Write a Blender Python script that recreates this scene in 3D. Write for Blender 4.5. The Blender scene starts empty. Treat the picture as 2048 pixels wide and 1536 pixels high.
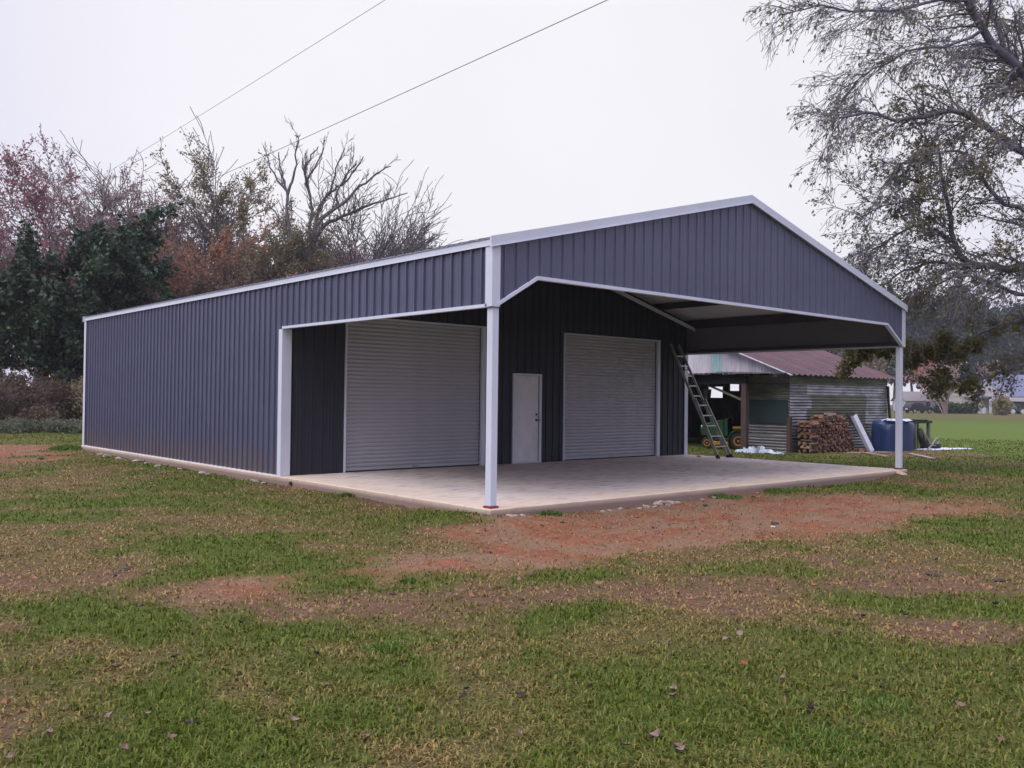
import bpy, math, random
import numpy as np
from mathutils import Vector, Matrix

S = bpy.context.scene
C = S.collection
PI = math.pi

# ------------------------------------------------------------------ camera
cam_d = bpy.data.cameras.new('camera')
cam = bpy.data.objects.new('camera', cam_d)
C.objects.link(cam)
FW = Vector((0.661, 0.750, 0.0152)).normalized()
RT = Vector((0.750, -0.661, 0.0114)); RT = (RT - FW * RT.dot(FW)).normalized()
UP = RT.cross(FW)
CAM = Vector((-7.916, -9.410, 1.522))
cam.matrix_world = Matrix(((RT.x, UP.x, -FW.x, CAM.x), (RT.y, UP.y, -FW.y, CAM.y), (RT.z, UP.z, -FW.z, CAM.z), (0, 0, 0, 1)))
cam_d.sensor_width = 36.0
cam_d.lens = 31.535
cam_d.clip_start = 0.1
cam_d.clip_end = 3000
S.camera = cam

# ------------------------------------------------------------------ sky, sun, exposure
SUN_EL, SUN_AZ = math.radians(52), math.radians(-94)      # azimuth from +y towards +x
w = bpy.data.worlds.new('World'); S.world = w; w.use_nodes = True
nt = w.node_tree; nt.nodes.clear()
N = nt.nodes.new; Lk = nt.links.new
sky = N('ShaderNodeTexSky'); sky.sky_type = 'NISHITA'; sky.sun_disc = False
sky.sun_elevation = SUN_EL; sky.sun_rotation = SUN_AZ; sky.dust_density = 4; sky.air_density = 1.0
tc = N('ShaderNodeTexCoord')
sep = N('ShaderNodeSeparateXYZ'); Lk(tc.outputs['Generated'], sep.inputs[0])
# overcast: even cloud, brightest in a wide soft lobe where the cloud is thinnest
dot = N('ShaderNodeVectorMath'); dot.operation = 'DOT_PRODUCT'
gl = Vector((0.64, 0.70, 0.34)).normalized(); dot.inputs[1].default_value = gl
Lk(tc.outputs['Generated'], dot.inputs[0])
mr = N('ShaderNodeMapRange'); mr.interpolation_type = 'SMOOTHERSTEP'
mr.inputs['From Min'].default_value = 0.70; mr.inputs['From Max'].default_value = 1.0
Lk(dot.outputs['Value'], mr.inputs['Value'])
nz = N('ShaderNodeTexNoise'); nz.inputs['Scale'].default_value = 1.6; nz.inputs['Detail'].default_value = 4
Lk(tc.outputs['Generated'], nz.inputs['Vector'])
cr = N('ShaderNodeMix'); cr.data_type = 'RGBA'
cr.inputs[6].default_value = (4.85, 4.72, 6.35, 1); cr.inputs[7].default_value = (6.85, 6.72, 7.0, 1)
Lk(mr.outputs[0], cr.inputs[0])
nm = N('ShaderNodeMapRange'); nm.inputs['To Min'].default_value = 0.86; nm.inputs['To Max'].default_value = 1.12
Lk(nz.outputs['Fac'], nm.inputs['Value'])
zen = N('ShaderNodeMapRange'); zen.inputs['From Min'].default_value = 0.40; zen.inputs['From Max'].default_value = 1.0
zen.inputs['To Min'].default_value = 1.0; zen.inputs['To Max'].default_value = 3.2
Lk(sep.outputs['Z'], zen.inputs['Value'])
mm = N('ShaderNodeMath'); mm.operation = 'MULTIPLY'; Lk(nm.outputs[0], mm.inputs[0]); Lk(zen.outputs[0], mm.inputs[1])
sc = N('ShaderNodeVectorMath'); sc.operation = 'SCALE'; Lk(cr.outputs[2], sc.inputs[0]); Lk(mm.outputs[0], sc.inputs['Scale'])
mix = N('ShaderNodeMix'); mix.data_type = 'RGBA'; mix.inputs[0].default_value = 0.93
Lk(sky.outputs[0], mix.inputs[6]); Lk(sc.outputs[0], mix.inputs[7])
bg = N('ShaderNodeBackground'); bg.inputs['Strength'].default_value = 0.1
Lk(mix.outputs[2], bg.inputs['Color'])
wo = N('ShaderNodeOutputWorld'); Lk(bg.outputs[0], wo.inputs['Surface'])

sun_d = bpy.data.lights.new('sun', 'SUN'); sun_d.energy = 1.5; sun_d.angle = math.radians(40); sun_d.color = (1.0, 0.96, 0.92)
sun = bpy.data.objects.new('sun', sun_d); C.objects.link(sun)
sdir = Vector((math.sin(SUN_AZ) * math.cos(SUN_EL), math.cos(SUN_AZ) * math.cos(SUN_EL), math.sin(SUN_EL)))
sun.rotation_euler = sdir.to_track_quat('Z', 'Y').to_euler(); sun.location = sdir * 60

S.view_settings.view_transform = 'Standard'; S.view_settings.look = 'None'
S.view_settings.exposure = 0.50; S.view_settings.gamma = 1.0; S.view_settings.use_curve_mapping = False
cy = S.cycles
cy.max_bounces = 6; cy.diffuse_bounces = 3; cy.glossy_bounces = 3; cy.volume_bounces = 1; cy.transmission_bounces = 3
cy.use_denoising = True

# ------------------------------------------------------------------ helpers
rng = np.random.default_rng(11)
R = random.Random(5)

class MB:
    """collects polygons"""
    def __init__(s): s.v = []; s.f = []; s.sm = False
    def add(s, vs, fs):
        o = len(s.v); s.v += [tuple(p) for p in vs]; s.f += [tuple(i + o for i in f) for f in fs]; return s
    def box(s, lo, hi, M=None):
        x0, y0, z0 = lo; x1, y1, z1 = hi
        vs = [Vector(p) for p in ((x0,y0,z0),(x1,y0,z0),(x1,y1,z0),(x0,y1,z0),(x0,y0,z1),(x1,y0,z1),(x1,y1,z1),(x0,y1,z1))]
        if M: vs = [M @ p for p in vs]
        return s.add(vs, [(0,3,2,1),(4,5,6,7),(0,1,5,4),(1,2,6,5),(2,3,7,6),(3,0,4,7)])
    def bar(s, a, b, wx, wy, up=(0, 0, 1)):
        a = Vector(a); b = Vector(b); d = (b - a); L = d.length; d.normalize()
        u = Vector(up)
        if abs(u.dot(d)) > .98: u = Vector((1, 0, 0))
        x = u.cross(d).normalized(); y = d.cross(x)
        vs = []
        for q in (a, b):
            for i, j in ((-1,-1),(1,-1),(1,1),(-1,1)): vs.append(q + x * (i * wx / 2) + y * (j * wy / 2))
        return s.add(vs, [(0,3,2,1),(4,5,6,7),(0,1,5,4),(1,2,6,5),(2,3,7,6),(3,0,4,7)])
    def tube(s, pts, rad, n=8, caps=True):
        pts = [Vector(p) for p in pts]
        if not hasattr(rad, '__len__'): rad = [rad] * len(pts)
        t0 = (pts[1] - pts[0]).normalized(); ref = Vector((0, 0, 1)) if abs(t0.z) < .9 else Vector((1, 0, 0))
        vs = []; x = None
        for i, p in enumerate(pts):
            t = (pts[min(i + 1, len(pts) - 1)] - pts[max(i - 1, 0)]).normalized()
            x = (ref - t * ref.dot(t)).normalized() if x is None else (x - t * x.dot(t)).normalized()
            y = t.cross(x)
            for k in range(n):
                a = 2 * PI * k / n; vs.append(p + (x * math.cos(a) + y * math.sin(a)) * rad[i])
        fs = [(i*n + k, i*n + (k+1) % n, (i+1)*n + (k+1) % n, (i+1)*n + k) for i in range(len(pts) - 1) for k in range(n)]
        if caps: fs += [tuple(range(n))[::-1], tuple((len(pts)-1)*n + k for k in range(n))]
        return s.add(vs, fs)
    def lathe(s, c, axis, prof, n=20):
        """prof: (radius, offset along axis)"""
        c = Vector(c); a = Vector(axis).normalized(); x = a.orthogonal().normalized(); y = a.cross(x); vs = []
        for r, h in prof:
            for k in range(n):
                t = 2 * PI * k / n; vs.append(c + a * h + (x * math.cos(t) + y * math.sin(t)) * r)
        m = len(prof)
        fs = [(i*n + k, i*n + (k+1) % n, (i+1)*n + (k+1) % n, (i+1)*n + k) for i in range(m - 1) for k in range(n)]
        fs += [tuple(range(n))[::-1], tuple((m-1)*n + k for k in range(n))]
        return s.add(vs, fs)
    def prism(s, poly, ax, a, b, M=None):
        """poly of 2-D points extruded along axis ax from a to b"""
        def P(p, t):
            q = {0: (t, p[0], p[1]), 1: (p[0], t, p[1]), 2: (p[0], p[1], t)}[ax]; q = Vector(q); return M @ q if M else q
        n = len(poly); vs = [P(p, a) for p in poly] + [P(p, b) for p in poly]
        return s.add(vs, [tuple(range(n))[::-1], tuple(range(n, 2*n))] + [(i, (i+1) % n, n + (i+1) % n, n + i) for i in range(n)])

def root_loc(o):
    p = Vector((0, 0, 0))
    while o is not None: p += o.location; o = o.parent
    return p

def build(name, mb, m, parent=None, bevel=0, smooth=False, loc=None, local=False):
    me = bpy.data.meshes.new(name)
    org = Vector((0, 0, 0)) if local else (root_loc(parent) if parent else Vector(loc or (0, 0, 0)))
    me.from_pydata([tuple(Vector(v) - org) for v in mb.v], [], mb.f); me.validate(); me.update()
    if smooth: me.polygons.foreach_set('use_smooth', [True] * len(me.polygons))
    me.materials.append(m)
    o = bpy.data.objects.new(name, me); C.objects.link(o)
    if parent: o.parent = parent
    elif loc: o.location = loc
    if bevel:
        b = o.modifiers.new('edge', 'BEVEL'); b.width = bevel; b.segments = 1; b.limit_method = 'ANGLE'
    return o

def tag(o, label=None, cat=None, group=None, kind=None):
    if label: o['label'] = label
    if cat: o['category'] = cat
    if group: o['group'] = group
    if kind: o['kind'] = kind
    return o

def thing(name, label, cat, loc=(0, 0, 0), rz=0, group=None):
    o = bpy.data.objects.new(name, None); C.objects.link(o); o.empty_display_size = .2
    o.location = loc; o.rotation_euler = (0, 0, rz)
    return tag(o, label, cat, group)

def copy_tree(o, parent=None):
    c = o.copy(); C.objects.link(c); c.parent = parent
    for ch in o.children: copy_tree(ch, c)
    return c

def np_mesh(name, V, F, m, parent=None, attrs=None, smooth=False):
    """V (n,3) array, F (k,3 or 4) array"""
    me = bpy.data.meshes.new(name); V = np.asarray(V, np.float32)
    F = [np.asarray(f, np.int32) for f in (F if isinstance(F, list) else [F]) if len(f)]
    org = np.array(root_loc(parent)) if parent else np.zeros(3)
    me.vertices.add(len(V)); me.vertices.foreach_set('co', (V - org).astype(np.float32).ravel())
    nl = sum(f.size for f in F); me.loops.add(nl); me.loops.foreach_set('vertex_index', np.concatenate([f.ravel() for f in F]))
    tot = np.concatenate([np.full(len(f), f.shape[1], np.int32) for f in F]); st = np.concatenate([[0], np.cumsum(tot)[:-1]]).astype(np.int32)
    me.polygons.add(len(tot)); me.polygons.foreach_set('loop_start', st); me.polygons.foreach_set('loop_total', tot)
    for k, a in (attrs or {}).items():
        at = me.attributes.new(k, 'FLOAT', 'POINT'); at.data.foreach_set('value', np.asarray(a, np.float32))
    me.update(calc_edges=True)
    if smooth: me.polygons.foreach_set('use_smooth', np.ones(len(tot), bool))
    me.materials.append(m)
    o = bpy.data.objects.new(name, me); C.objects.link(o)
    if parent: o.parent = parent
    return o

# ------------------------------------------------------------------ noise in numpy (for terrain, soil and lawn)
def _hash(i, j, seed):
    h = (i.astype(np.int64) * 374761393 + j.astype(np.int64) * 668265263 + seed * 1442695041) & 0xffffffff
    h = ((h ^ (h >> 13)) * 1274126177) & 0xffffffff
    return ((h ^ (h >> 16)) & 0xffff) / 65535.0
def vnoise(x, y, seed=0):
    i = np.floor(x); j = np.floor(y); u = x - i; v = y - j; u = u*u*(3-2*u); v = v*v*(3-2*v)
    a = _hash(i, j, seed); b = _hash(i+1, j, seed); c = _hash(i, j+1, seed); d = _hash(i+1, j+1, seed)
    return (a*(1-u) + b*u)*(1-v) + (c*(1-u) + d*u)*v
def fbm(x, y, seed=0, octv=4):
    t = 0; a = .5; n = 0
    for k in range(octv):
        t = t + a * vnoise(x * 2**k + 17.3*k, y * 2**k - 9.1*k, seed + k); n += a; a *= .55
    return t / n
def sstep(a, b, x):
    t = np.clip((x - a) / (b - a), 0, 1); return t*t*(3 - 2*t)
def seg_dist(x, y, p, q, r0, r1):
    dx, dy = q[0]-p[0], q[1]-p[1]; L2 = dx*dx + dy*dy + 1e-9
    t = np.clip(((x-p[0])*dx + (y-p[1])*dy) / L2, 0, 1)
    return np.hypot(x - p[0] - t*dx, y - p[1] - t*dy) - (r0 + (r1 - r0)*t)

RED = [  # scraped red dirt in front of the slab: centre line and half widths
    ((-4.9,-2.1),.15), ((-2.82,-1.98),.65), ((-.78,-2.0),1.25), ((1.45,-1.65),1.75), ((4.01,-1.46),2.1), ((6.1,-1.9),1.7), ((6.9,-3.0),.7)]
BROWN = [((1.6,-7.2),.5), ((.8,-6.0),.62), ((.2,-5.2),.5), ((-.71,-4.87),.42), ((-1.93,-4.43),.42), ((-3.0,-3.71),.38), ((-4.23,-2.97),.4), ((-5.31,-1.51),.35), ((-6.05,-.53),.3)]
SPOTS = [((-2.3,20.5),2.4), ((-2.0,17.6),1.5), ((-1.85,15.2),.9), ((-1.8,13.9),.45)]
EXTRA = [((-.45,5.4),.22), ((.0,2.2),.3), ((.15,1.5),.25), ((.6,-.15),.3), ((2.2,-.25),.35), ((-1.33,-.95),.35), ((-6.4,-2.16),.25), ((-5.6,-2.4),.22), ((-6.7,-3.85),.2), ((-5.6,-4.7),.16), ((-1.0,-6.7),.4), ((-5.0,-.65),.35), ((20.5,4.3),1.6), ((22.5,3.6),1.4)]
def soil_mask(x, y):
    nn = (fbm(x*1.1, y*1.1, 3, 5) - .5)
    s = np.full_like(x, 9.0)
    for A in (RED,):
        for (p, r0), (q, r1) in zip(A, A[1:]): s = np.minimum(s, seg_dist(x, y, p, q, r0, r1))
    for p, r in SPOTS: s = np.minimum(s, np.hypot(x-p[0], y-p[1]) - r)
    red = sstep(.45, -.75, s + nn*2.6)
    b = np.full_like(x, 9.0)
    for (p, r0), (q, r1) in zip(BROWN, BROWN[1:]): b = np.minimum(b, seg_dist(x, y, p, q, r0, r1))
    for p, r in EXTRA: b = np.minimum(b, np.hypot(x-p[0], y-p[1]) - r)
    br = sstep(.45, -.55, b + nn*2.6) * (.72 + .28*sstep(.38, .55, fbm(x*2.3+9, y*2.3, 91, 4)))
    return red, br
def dry_mask(x, y):
    n1 = fbm(x*.55 + 3, y*.55, 21, 4); n2 = fbm(x*2.3, y*2.3, 31, 3)
    d = sstep(.37, .66, n1*.62 + n2*.38)
    dist = np.hypot(x + 7.9, y + 9.4)
    d = d * sstep(60, 18, dist) + .55 * sstep(75, 120, dist) * np.ones_like(x)
    # greener: close to the camera's right, a strip along the slab, the far field
    g = np.minimum(1, sstep(3.2, 1.2, np.hypot(x + 3.3, y + 7.4)) * .75 + sstep(1.6, .2, np.hypot(x - .2, (y - .2)*.8)) * .8
        + sstep(16, 24, x) * .7 * sstep(110, 70, dist) + sstep(.9, .0, seg_dist(x, y, (-1.5,-.9), (-1.2,8), .5, .5)) * .35)
    return np.clip(d * (1 - g), 0, 1)
def gheight(x, y):
    h = -.15 + (fbm(x*.22, y*.22, 41, 3) - .5) * .10
    near = np.maximum(np.maximum(-x, x-12.3), np.maximum(-y, y-18.4))        # distance to the slab
    h = h + sstep(1.6, 0, np.hypot(x, y)) * .06 + sstep(2.2, 0, np.hypot(x-12.2, y)) * .07
    red, br = soil_mask(x, y)
    rough = (fbm(x*5, y*5, 51, 3) - .5)
    h = h + np.maximum(red, br*.8) * (rough * .085 - .012 - .02*red*sstep(.75, 1, np.cos((y + .12*x + .35*np.sin(x*.4))*2*np.pi/1.15))) + (1 - red) * (fbm(x*3.1, y*3.1, 61, 2) - .5) * .035
    inside = sstep(.05, -.25, near)
    return h * (1 - inside) + inside * -.3

# ------------------------------------------------------------------ materials
def nodes(m):
    m.use_nodes = True; t = m.node_tree; return t, t.nodes['Principled BSDF'], t.nodes.new, t.links.new
def rgb(c): return (c[0], c[1], c[2], 1)
def mat(name, col, rough=.6, metal=0., col2=None, scale=4., detail=5., bump=0., bscale=60., stretch=(1,1,1), spec=.5, vary=0., thr=(.35,.65), streak=None):
    m = bpy.data.materials.new(name); t, b, n, l = nodes(m)
    b.inputs['Roughness'].default_value = rough; b.inputs['Metallic'].default_value = metal; b.inputs['Specular IOR Level'].default_value = spec
    co = n('ShaderNodeTexCoord'); mp = n('ShaderNodeMapping'); mp.inputs['Scale'].default_value = stretch; l(co.outputs['Object'], mp.inputs[0])
    oi = n('ShaderNodeObjectInfo'); ad = n('ShaderNodeVectorMath'); ad.operation = 'MULTIPLY_ADD'
    l(oi.outputs['Random'], ad.inputs[0]); ad.inputs[1].default_value = (37, 21, 13); l(mp.outputs[0], ad.inputs[2])
    vec = ad.outputs[0] if vary else mp.outputs[0]
    out = None
    nz = n('ShaderNodeTexNoise'); nz.inputs['Scale'].default_value = scale; nz.inputs['Detail'].default_value = detail; nz.inputs['Roughness'].default_value = .6
    l(vec, nz.inputs['Vector'])
    mr = n('ShaderNodeMapRange'); mr.inputs['From Min'].default_value = thr[0]; mr.inputs['From Max'].default_value = thr[1]; l(nz.outputs['Fac'], mr.inputs['Value'])
    mx = n('ShaderNodeMix'); mx.data_type = 'RGBA'; l(mr.outputs[0], mx.inputs[0])
    mx.inputs[6].default_value = rgb(col); mx.inputs[7].default_value = rgb(col2 if col2 else [c*.86 for c in col]); out = mx.outputs[2]
    if vary:
        hv = n('ShaderNodeHueSaturation'); vr = n('ShaderNodeMapRange'); vr.inputs['To Min'].default_value = 1 - vary; vr.inputs['To Max'].default_value = 1 + vary
        l(oi.outputs['Random'], vr.inputs['Value']); l(vr.outputs[0], hv.inputs['Value']); l(out, hv.inputs['Color']); out = hv.outputs[0]
    l(out, b.inputs['Base Color'])
    rr = n('ShaderNodeMapRange'); rr.inputs['To Min'].default_value = max(0, rough - .08); rr.inputs['To Max'].default_value = min(1, rough + .1); l(nz.outputs['Fac'], rr.inputs['Value']); l(rr.outputs[0], b.inputs['Roughness'])
    if bump:
        n2 = n('ShaderNodeTexNoise'); n2.inputs['Scale'].default_value = bscale; n2.inputs['Detail'].default_value = 4; l(vec, n2.inputs['Vector'])
        bp = n('ShaderNodeBump'); bp.inputs['Strength'].default_value = bump; bp.inputs['Distance'].default_value = .02; l(n2.outputs['Fac'], bp.inputs['Height']); l(bp.outputs[0], b.inputs['Normal'])
    return m
def leaf_mat(name, cols, trans=.3, rough=.6):
    m = bpy.data.materials.new(name); t, b, n, l = nodes(m)
    g = n('ShaderNodeNewGeometry'); r = n('ShaderNodeValToRGB'); l(g.outputs['Random Per Island'], r.inputs[0])
    el = r.color_ramp.elements
    while len(el) < len(cols): el.new(.5)
    for i, c in enumerate(cols): el[i].position = i / max(1, len(cols) - 1); el[i].color = rgb(c)
    l(r.outputs[0], b.inputs['Base Color']); b.inputs['Roughness'].default_value = rough; b.inputs['Specular IOR Level'].default_value = .25
    tr = n('ShaderNodeBsdfTranslucent'); l(r.outputs[0], tr.inputs[0]); ms = n('ShaderNodeMixShader'); ms.inputs[0].default_value = trans
    l(b.outputs[0], ms.inputs[1]); l(tr.outputs[0], ms.inputs[2]); l(ms.outputs[0], t.nodes['Material Output'].inputs['Surface'])
    return m

M_char = mat('charcoal_painted_steel', (.078,.083,.140), .36, .0, (.068,.072,.124), 1.1, spec=.6, bump=.05, bscale=2.2)
def splash(m):
    t = m.node_tree; b = t.nodes['Principled BSDF']; n = t.nodes.new; l = t.links.new
    src = b.inputs['Base Color'].links[0].from_socket; co = n('ShaderNodeTexCoord'); sp = n('ShaderNodeSeparateXYZ'); l(co.outputs['Object'], sp.inputs[0])
    z = n('ShaderNodeTexNoise'); z.inputs['Scale'].default_value = 2.2; z.inputs['Detail'].default_value = 8; l(co.outputs['Object'], z.inputs[0])
    a = n('ShaderNodeMath'); a.operation = 'MULTIPLY_ADD'; l(z.outputs[0], a.inputs[0]); a.inputs[1].default_value = -1.1; l(sp.outputs['Z'], a.inputs[2])
    r = n('ShaderNodeMapRange'); r.inputs['From Min'].default_value = -.62; r.inputs['From Max'].default_value = .12; r.inputs['To Min'].default_value = .75; r.inputs['To Max'].default_value = 0; l(a.outputs[0], r.inputs[0])
    q = n('ShaderNodeMix'); q.data_type = 'RGBA'; l(r.outputs[0], q.inputs[0]); l(src, q.inputs[6]); q.inputs[7].default_value = (.13,.095,.08,1); l(q.outputs[2], b.inputs['Base Color'])
splash(M_char)
M_porch = mat('porch_charcoal_steel', (.018,.020,.031), .55, 0, (.016,.018,.027), 1.1, spec=.4, bump=.04, bscale=2.2)  # darker than the charcoal of the outer walls, deepening the porch interior
M_trim = mat('light_stone_steel', (.60,.63,.71), .45, 0, (.55,.58,.66), 1.5, spec=.4, bump=.02, bscale=4)
M_door = mat('white_enamel_steel', (.42,.415,.45), .42, 0, (.375,.37,.405), .9, spec=.5, bump=.02, bscale=4)
M_liner = mat('grey_primer_underside', (.62,.61,.62), .6, 0, (.55,.54,.55), 2)
M_frame = mat('dark_red_iron', (.035,.03,.034), .6, 0, (.028,.025,.03), 3)
M_redprim = mat('red_oxide_primer', (.22,.03,.03), .6)
M_black = mat('black_rubber', (.012,.012,.013), .7, bump=.1)
M_steel = mat('brushed_steel', (.3,.3,.32), .35, .9)
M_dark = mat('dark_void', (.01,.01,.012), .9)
M_bark = mat('grey_bark', (.16,.142,.155), .9, 0, (.09,.08,.088), 3, 6, .6, 14, (1,1,.3))
M_bark2 = mat('tan_bark', (.20,.165,.15), .9, 0, (.12,.10,.09), 3, 6, .5, 14, (1,1,.3))
M_wood = mat('weathered_board', (.19,.17,.155), .85, 0, (.10,.085,.08), 6, 6, .4, 40, (1,1,6), vary=.15)
M_postw = mat('brown_timber', (.085,.052,.045), .85, 0, (.05,.03,.028), 7, 6, .4, 40, (4,4,.5))

# ------------------------------------------------------------------ ground
def ground_material():
    m = bpy.data.materials.new('lawn_and_soil'); t, b, n, l = nodes(m)
    def attr(k):
        a = n('ShaderNodeAttribute'); a.attribute_name = k; return a.outputs['Fac']
    co = n('ShaderNodeTexCoord').outputs['Object']
    def noise(s, d=5, r=.6):
        z = n('ShaderNodeTexNoise'); z.inputs['Scale'].default_value = s; z.inputs['Detail'].default_value = d; z.inputs['Roughness'].default_value = r; l(co, z.inputs['Vector']); return z.outputs['Fac']
    def mrng(v, a, c, lo=0, hi=1):
        q = n('ShaderNodeMapRange'); q.inputs['From Min'].default_value = a; q.inputs['From Max'].default_value = c; q.inputs['To Min'].default_value = lo; q.inputs['To Max'].default_value = hi; l(v, q.inputs['Value']); return q.outputs[0]
    def mx(f, a, c):
        q = n('ShaderNodeMix'); q.data_type = 'RGBA'
        if isinstance(f, float): q.inputs[0].default_value = f
        else: l(f, q.inputs[0])
        for i, v in ((6, a), (7, c)):
            if isinstance(v, tuple): q.inputs[i].default_value = rgb(v)
            else: l(v, q.inputs[i])
        return q.outputs[2]
    def ma(op, a, c):
        q = n('ShaderNodeMath'); q.operation = op; q.use_clamp = True
        for i, v in ((0, a), (1, c)):
            if isinstance(v, (int, float)): q.inputs[i].default_value = v
            else: l(v, q.inputs[i])
        return q.outputs[0]
    fine = noise(55, 6, .7); mid = noise(9, 5); big = noise(1.4, 4)
    green = mx(mrng(mid, .3, .7), (.046,.070,.008), (.085,.110,.015))
    straw = mx(mrng(fine, .3, .7), (.145,.105,.045), (.075,.052,.025))
    d = ma('ADD', attr('dry'), ma('SUBTRACT', ma('MULTIPLY', fine, .9), .45))
    lawn = mx(d, green, straw)
    lawn = mx(attr('lush'), lawn, mx(mrng(mid, .3, .7), (.062,.100,.012), (.095,.135,.020)))
    lawn = mx(ma('MULTIPLY', mrng(fine, .52, .68), ma('SUBTRACT', 1.0, attr('lush'))), lawn, (.022,.020,.010))
    red = mx(mrng(mid, .32, .68), (.265,.108,.052), (.140,.055,.031))
    red = mx(mrng(fine, .5, .75, 0, .75), red, (.125,.058,.042))
    brown = mx(mrng(fine, .3, .7), (.165,.095,.058), (.072,.042,.028))
    edge = ma('SUBTRACT', ma('MULTIPLY', fine, .8), .4)
    c = mx(ma('ADD', attr('brown'), ma('MULTIPLY', edge, attr('brown'))), lawn, brown)
    red = mx(mrng(big, .42, .62), red, mx(mrng(fine, .35, .65), (.25,.17,.10), (.13,.078,.05)))
    c = mx(ma('ADD', attr('red'), ma('MULTIPLY', edge, attr('red'))), c, red)
    l(c, b.inputs['Base Color']); b.inputs['Roughness'].default_value = .95; b.inputs['Specular IOR Level'].default_value = .15
    bp = n('ShaderNodeBump'); bp.inputs['Strength'].default_value = .8; bp.inputs['Distance'].default_value = .03
    l(ma('ADD', ma('MULTIPLY', fine, .6), ma('MULTIPLY', mid, .4)), bp.inputs['Height']); l(bp.outputs[0], b.inputs['Normal'])
    return m
def axis(lo, hi, step, far):
    mid = list(np.arange(lo, hi, step)); s = step; a = lo; L = []
    while a > -far: s *= 1.28; a -= s; L.append(a)
    s = step; a = mid[-1]; H = []
    while a < far: s *= 1.28; a += s; H.append(a)
    return np.array(L[::-1] + mid + H)
gx = axis(-11, 27, .13, 430); gy = axis(-10.5, 22, .13, 430)
X, Y = np.meshgrid(gx, gy, indexing='ij'); Z = gheight(X.ravel(), Y.ravel()).reshape(X.shape)
red, brn = soil_mask(X.ravel(), Y.ravel()); dry = dry_mask(X.ravel(), Y.ravel())
nx, ny = X.shape; idx = np.arange(nx*ny).reshape(nx, ny)
Fq = np.stack([idx[:-1,:-1], idx[1:,:-1], idx[1:,1:], idx[:-1,1:]], -1).reshape(-1, 4)
ground = np_mesh('ground', np.stack([X.ravel(), Y.ravel(), Z.ravel()], -1), Fq, ground_material(), attrs=dict(red=red, brown=brn, dry=dry, lush=sstep(17, 24, X.ravel() + .25*Y.ravel()) * sstep(105, 70, np.hypot(X.ravel()+8, Y.ravel()+9))), smooth=True)
tag(ground, 'mown lawn with scraped red dirt and dry patches', kind='structure')
def gz(x, y): return float(gheight(np.array([float(x)]), np.array([float(y)]))[0])

# ------------------------------------------------------------------ the metal building
W_, DP, LN, HE, HH, H2, CH = 12.192, 6.096, 18.288, 3.716, 2.789, 3.251, .818
SL = .2488
def zr(x): return HE + SL * min(x, W_ - x)
slab_m = mat('concrete', (.63,.55,.49), .85, 0, (.47,.405,.375), 1.1, 8, .15, 70, thr=(.3,.7))
def slab_details(m):
    t = m.node_tree; b = t.nodes['Principled BSDF']; n = t.nodes.new; l = t.links.new
    src = b.inputs['Base Color'].links[0].from_socket
    co = n('ShaderNodeTexCoord'); mp = n('ShaderNodeMapping'); mp.inputs['Scale'].default_value = (1.6, 5, 4); mp.inputs['Rotation'].default_value = (0, 0, .35); l(co.outputs['Object'], mp.inputs[0])
    z = n('ShaderNodeTexNoise'); z.inputs['Scale'].default_value = 1.7; z.inputs['Detail'].default_value = 5; l(mp.outputs[0], z.inputs[0])
    r = n('ShaderNodeMapRange'); r.inputs['From Min'].default_value = .53; r.inputs['From Max'].default_value = .70; r.inputs['To Max'].default_value = .75; l(z.outputs[0], r.inputs[0])
    q = n('ShaderNodeMix'); q.data_type = 'RGBA'; l(r.outputs[0], q.inputs[0]); l(src, q.inputs[6]); q.inputs[7].default_value = (.19,.135,.115,1)
    # tan mud washed along the open edges of the slab
    sp = n('ShaderNodeSeparateXYZ'); l(co.outputs['Object'], sp.inputs[0])
    mn = n('ShaderNodeMath'); mn.operation = 'MINIMUM'; l(sp.outputs['X'], mn.inputs[0]); l(sp.outputs['Y'], mn.inputs[1])
    z2 = n('ShaderNodeTexNoise'); z2.inputs['Scale'].default_value = .9; l(co.outputs['Object'], z2.inputs[0])
    ad = n('ShaderNodeMath'); ad.operation = 'MULTIPLY_ADD'; l(z2.outputs[0], ad.inputs[0]); ad.inputs[1].default_value = 1.6; l(mn.outputs[0], ad.inputs[2])
    e = n('ShaderNodeMapRange'); e.inputs['From Min'].default_value = .7; e.inputs['From Max'].default_value = 1.9; e.inputs['To Min'].default_value = .6; e.inputs['To Max'].default_value = 0; l(ad.outputs[0], e.inputs[0])
    q2 = n('ShaderNodeMix'); q2.data_type = 'RGBA'; l(e.outputs[0], q2.inputs[0]); l(q.outputs[2], q2.inputs[6]); q2.inputs[7].default_value = (.60,.46,.30,1)
    # red mud splashed on the edge face
    f = n('ShaderNodeMapRange'); f.inputs['From Min'].default_value = -.09; f.inputs['From Max'].default_value = -.008; f.inputs['To Min'].default_value = .92; f.inputs['To Max'].default_value = 0; l(sp.outputs['Z'], f.inputs[0])
    q3 = n('ShaderNodeMix'); q3.data_type = 'RGBA'; l(f.outputs[0], q3.inputs[0]); l(q2.outputs[2], q3.inputs[6]); q3.inputs[7].default_value = (.20,.135,.115,1)
    l(q3.outputs[2], b.inputs['Base Color'])
slab_details(slab_m)
sb = MB().box((-.07, -.09, -.5), (W_ + .07, LN + .05, 0))
slab = build('slab', sb, slab_m, bevel=.012); tag(slab, 'bare concrete slab under the metal building', kind='structure')

shop = thing('metal_building', 'long charcoal metal shop building with light trim, gable porch and roll up doors', 'building', (0, 0, 0))

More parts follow.
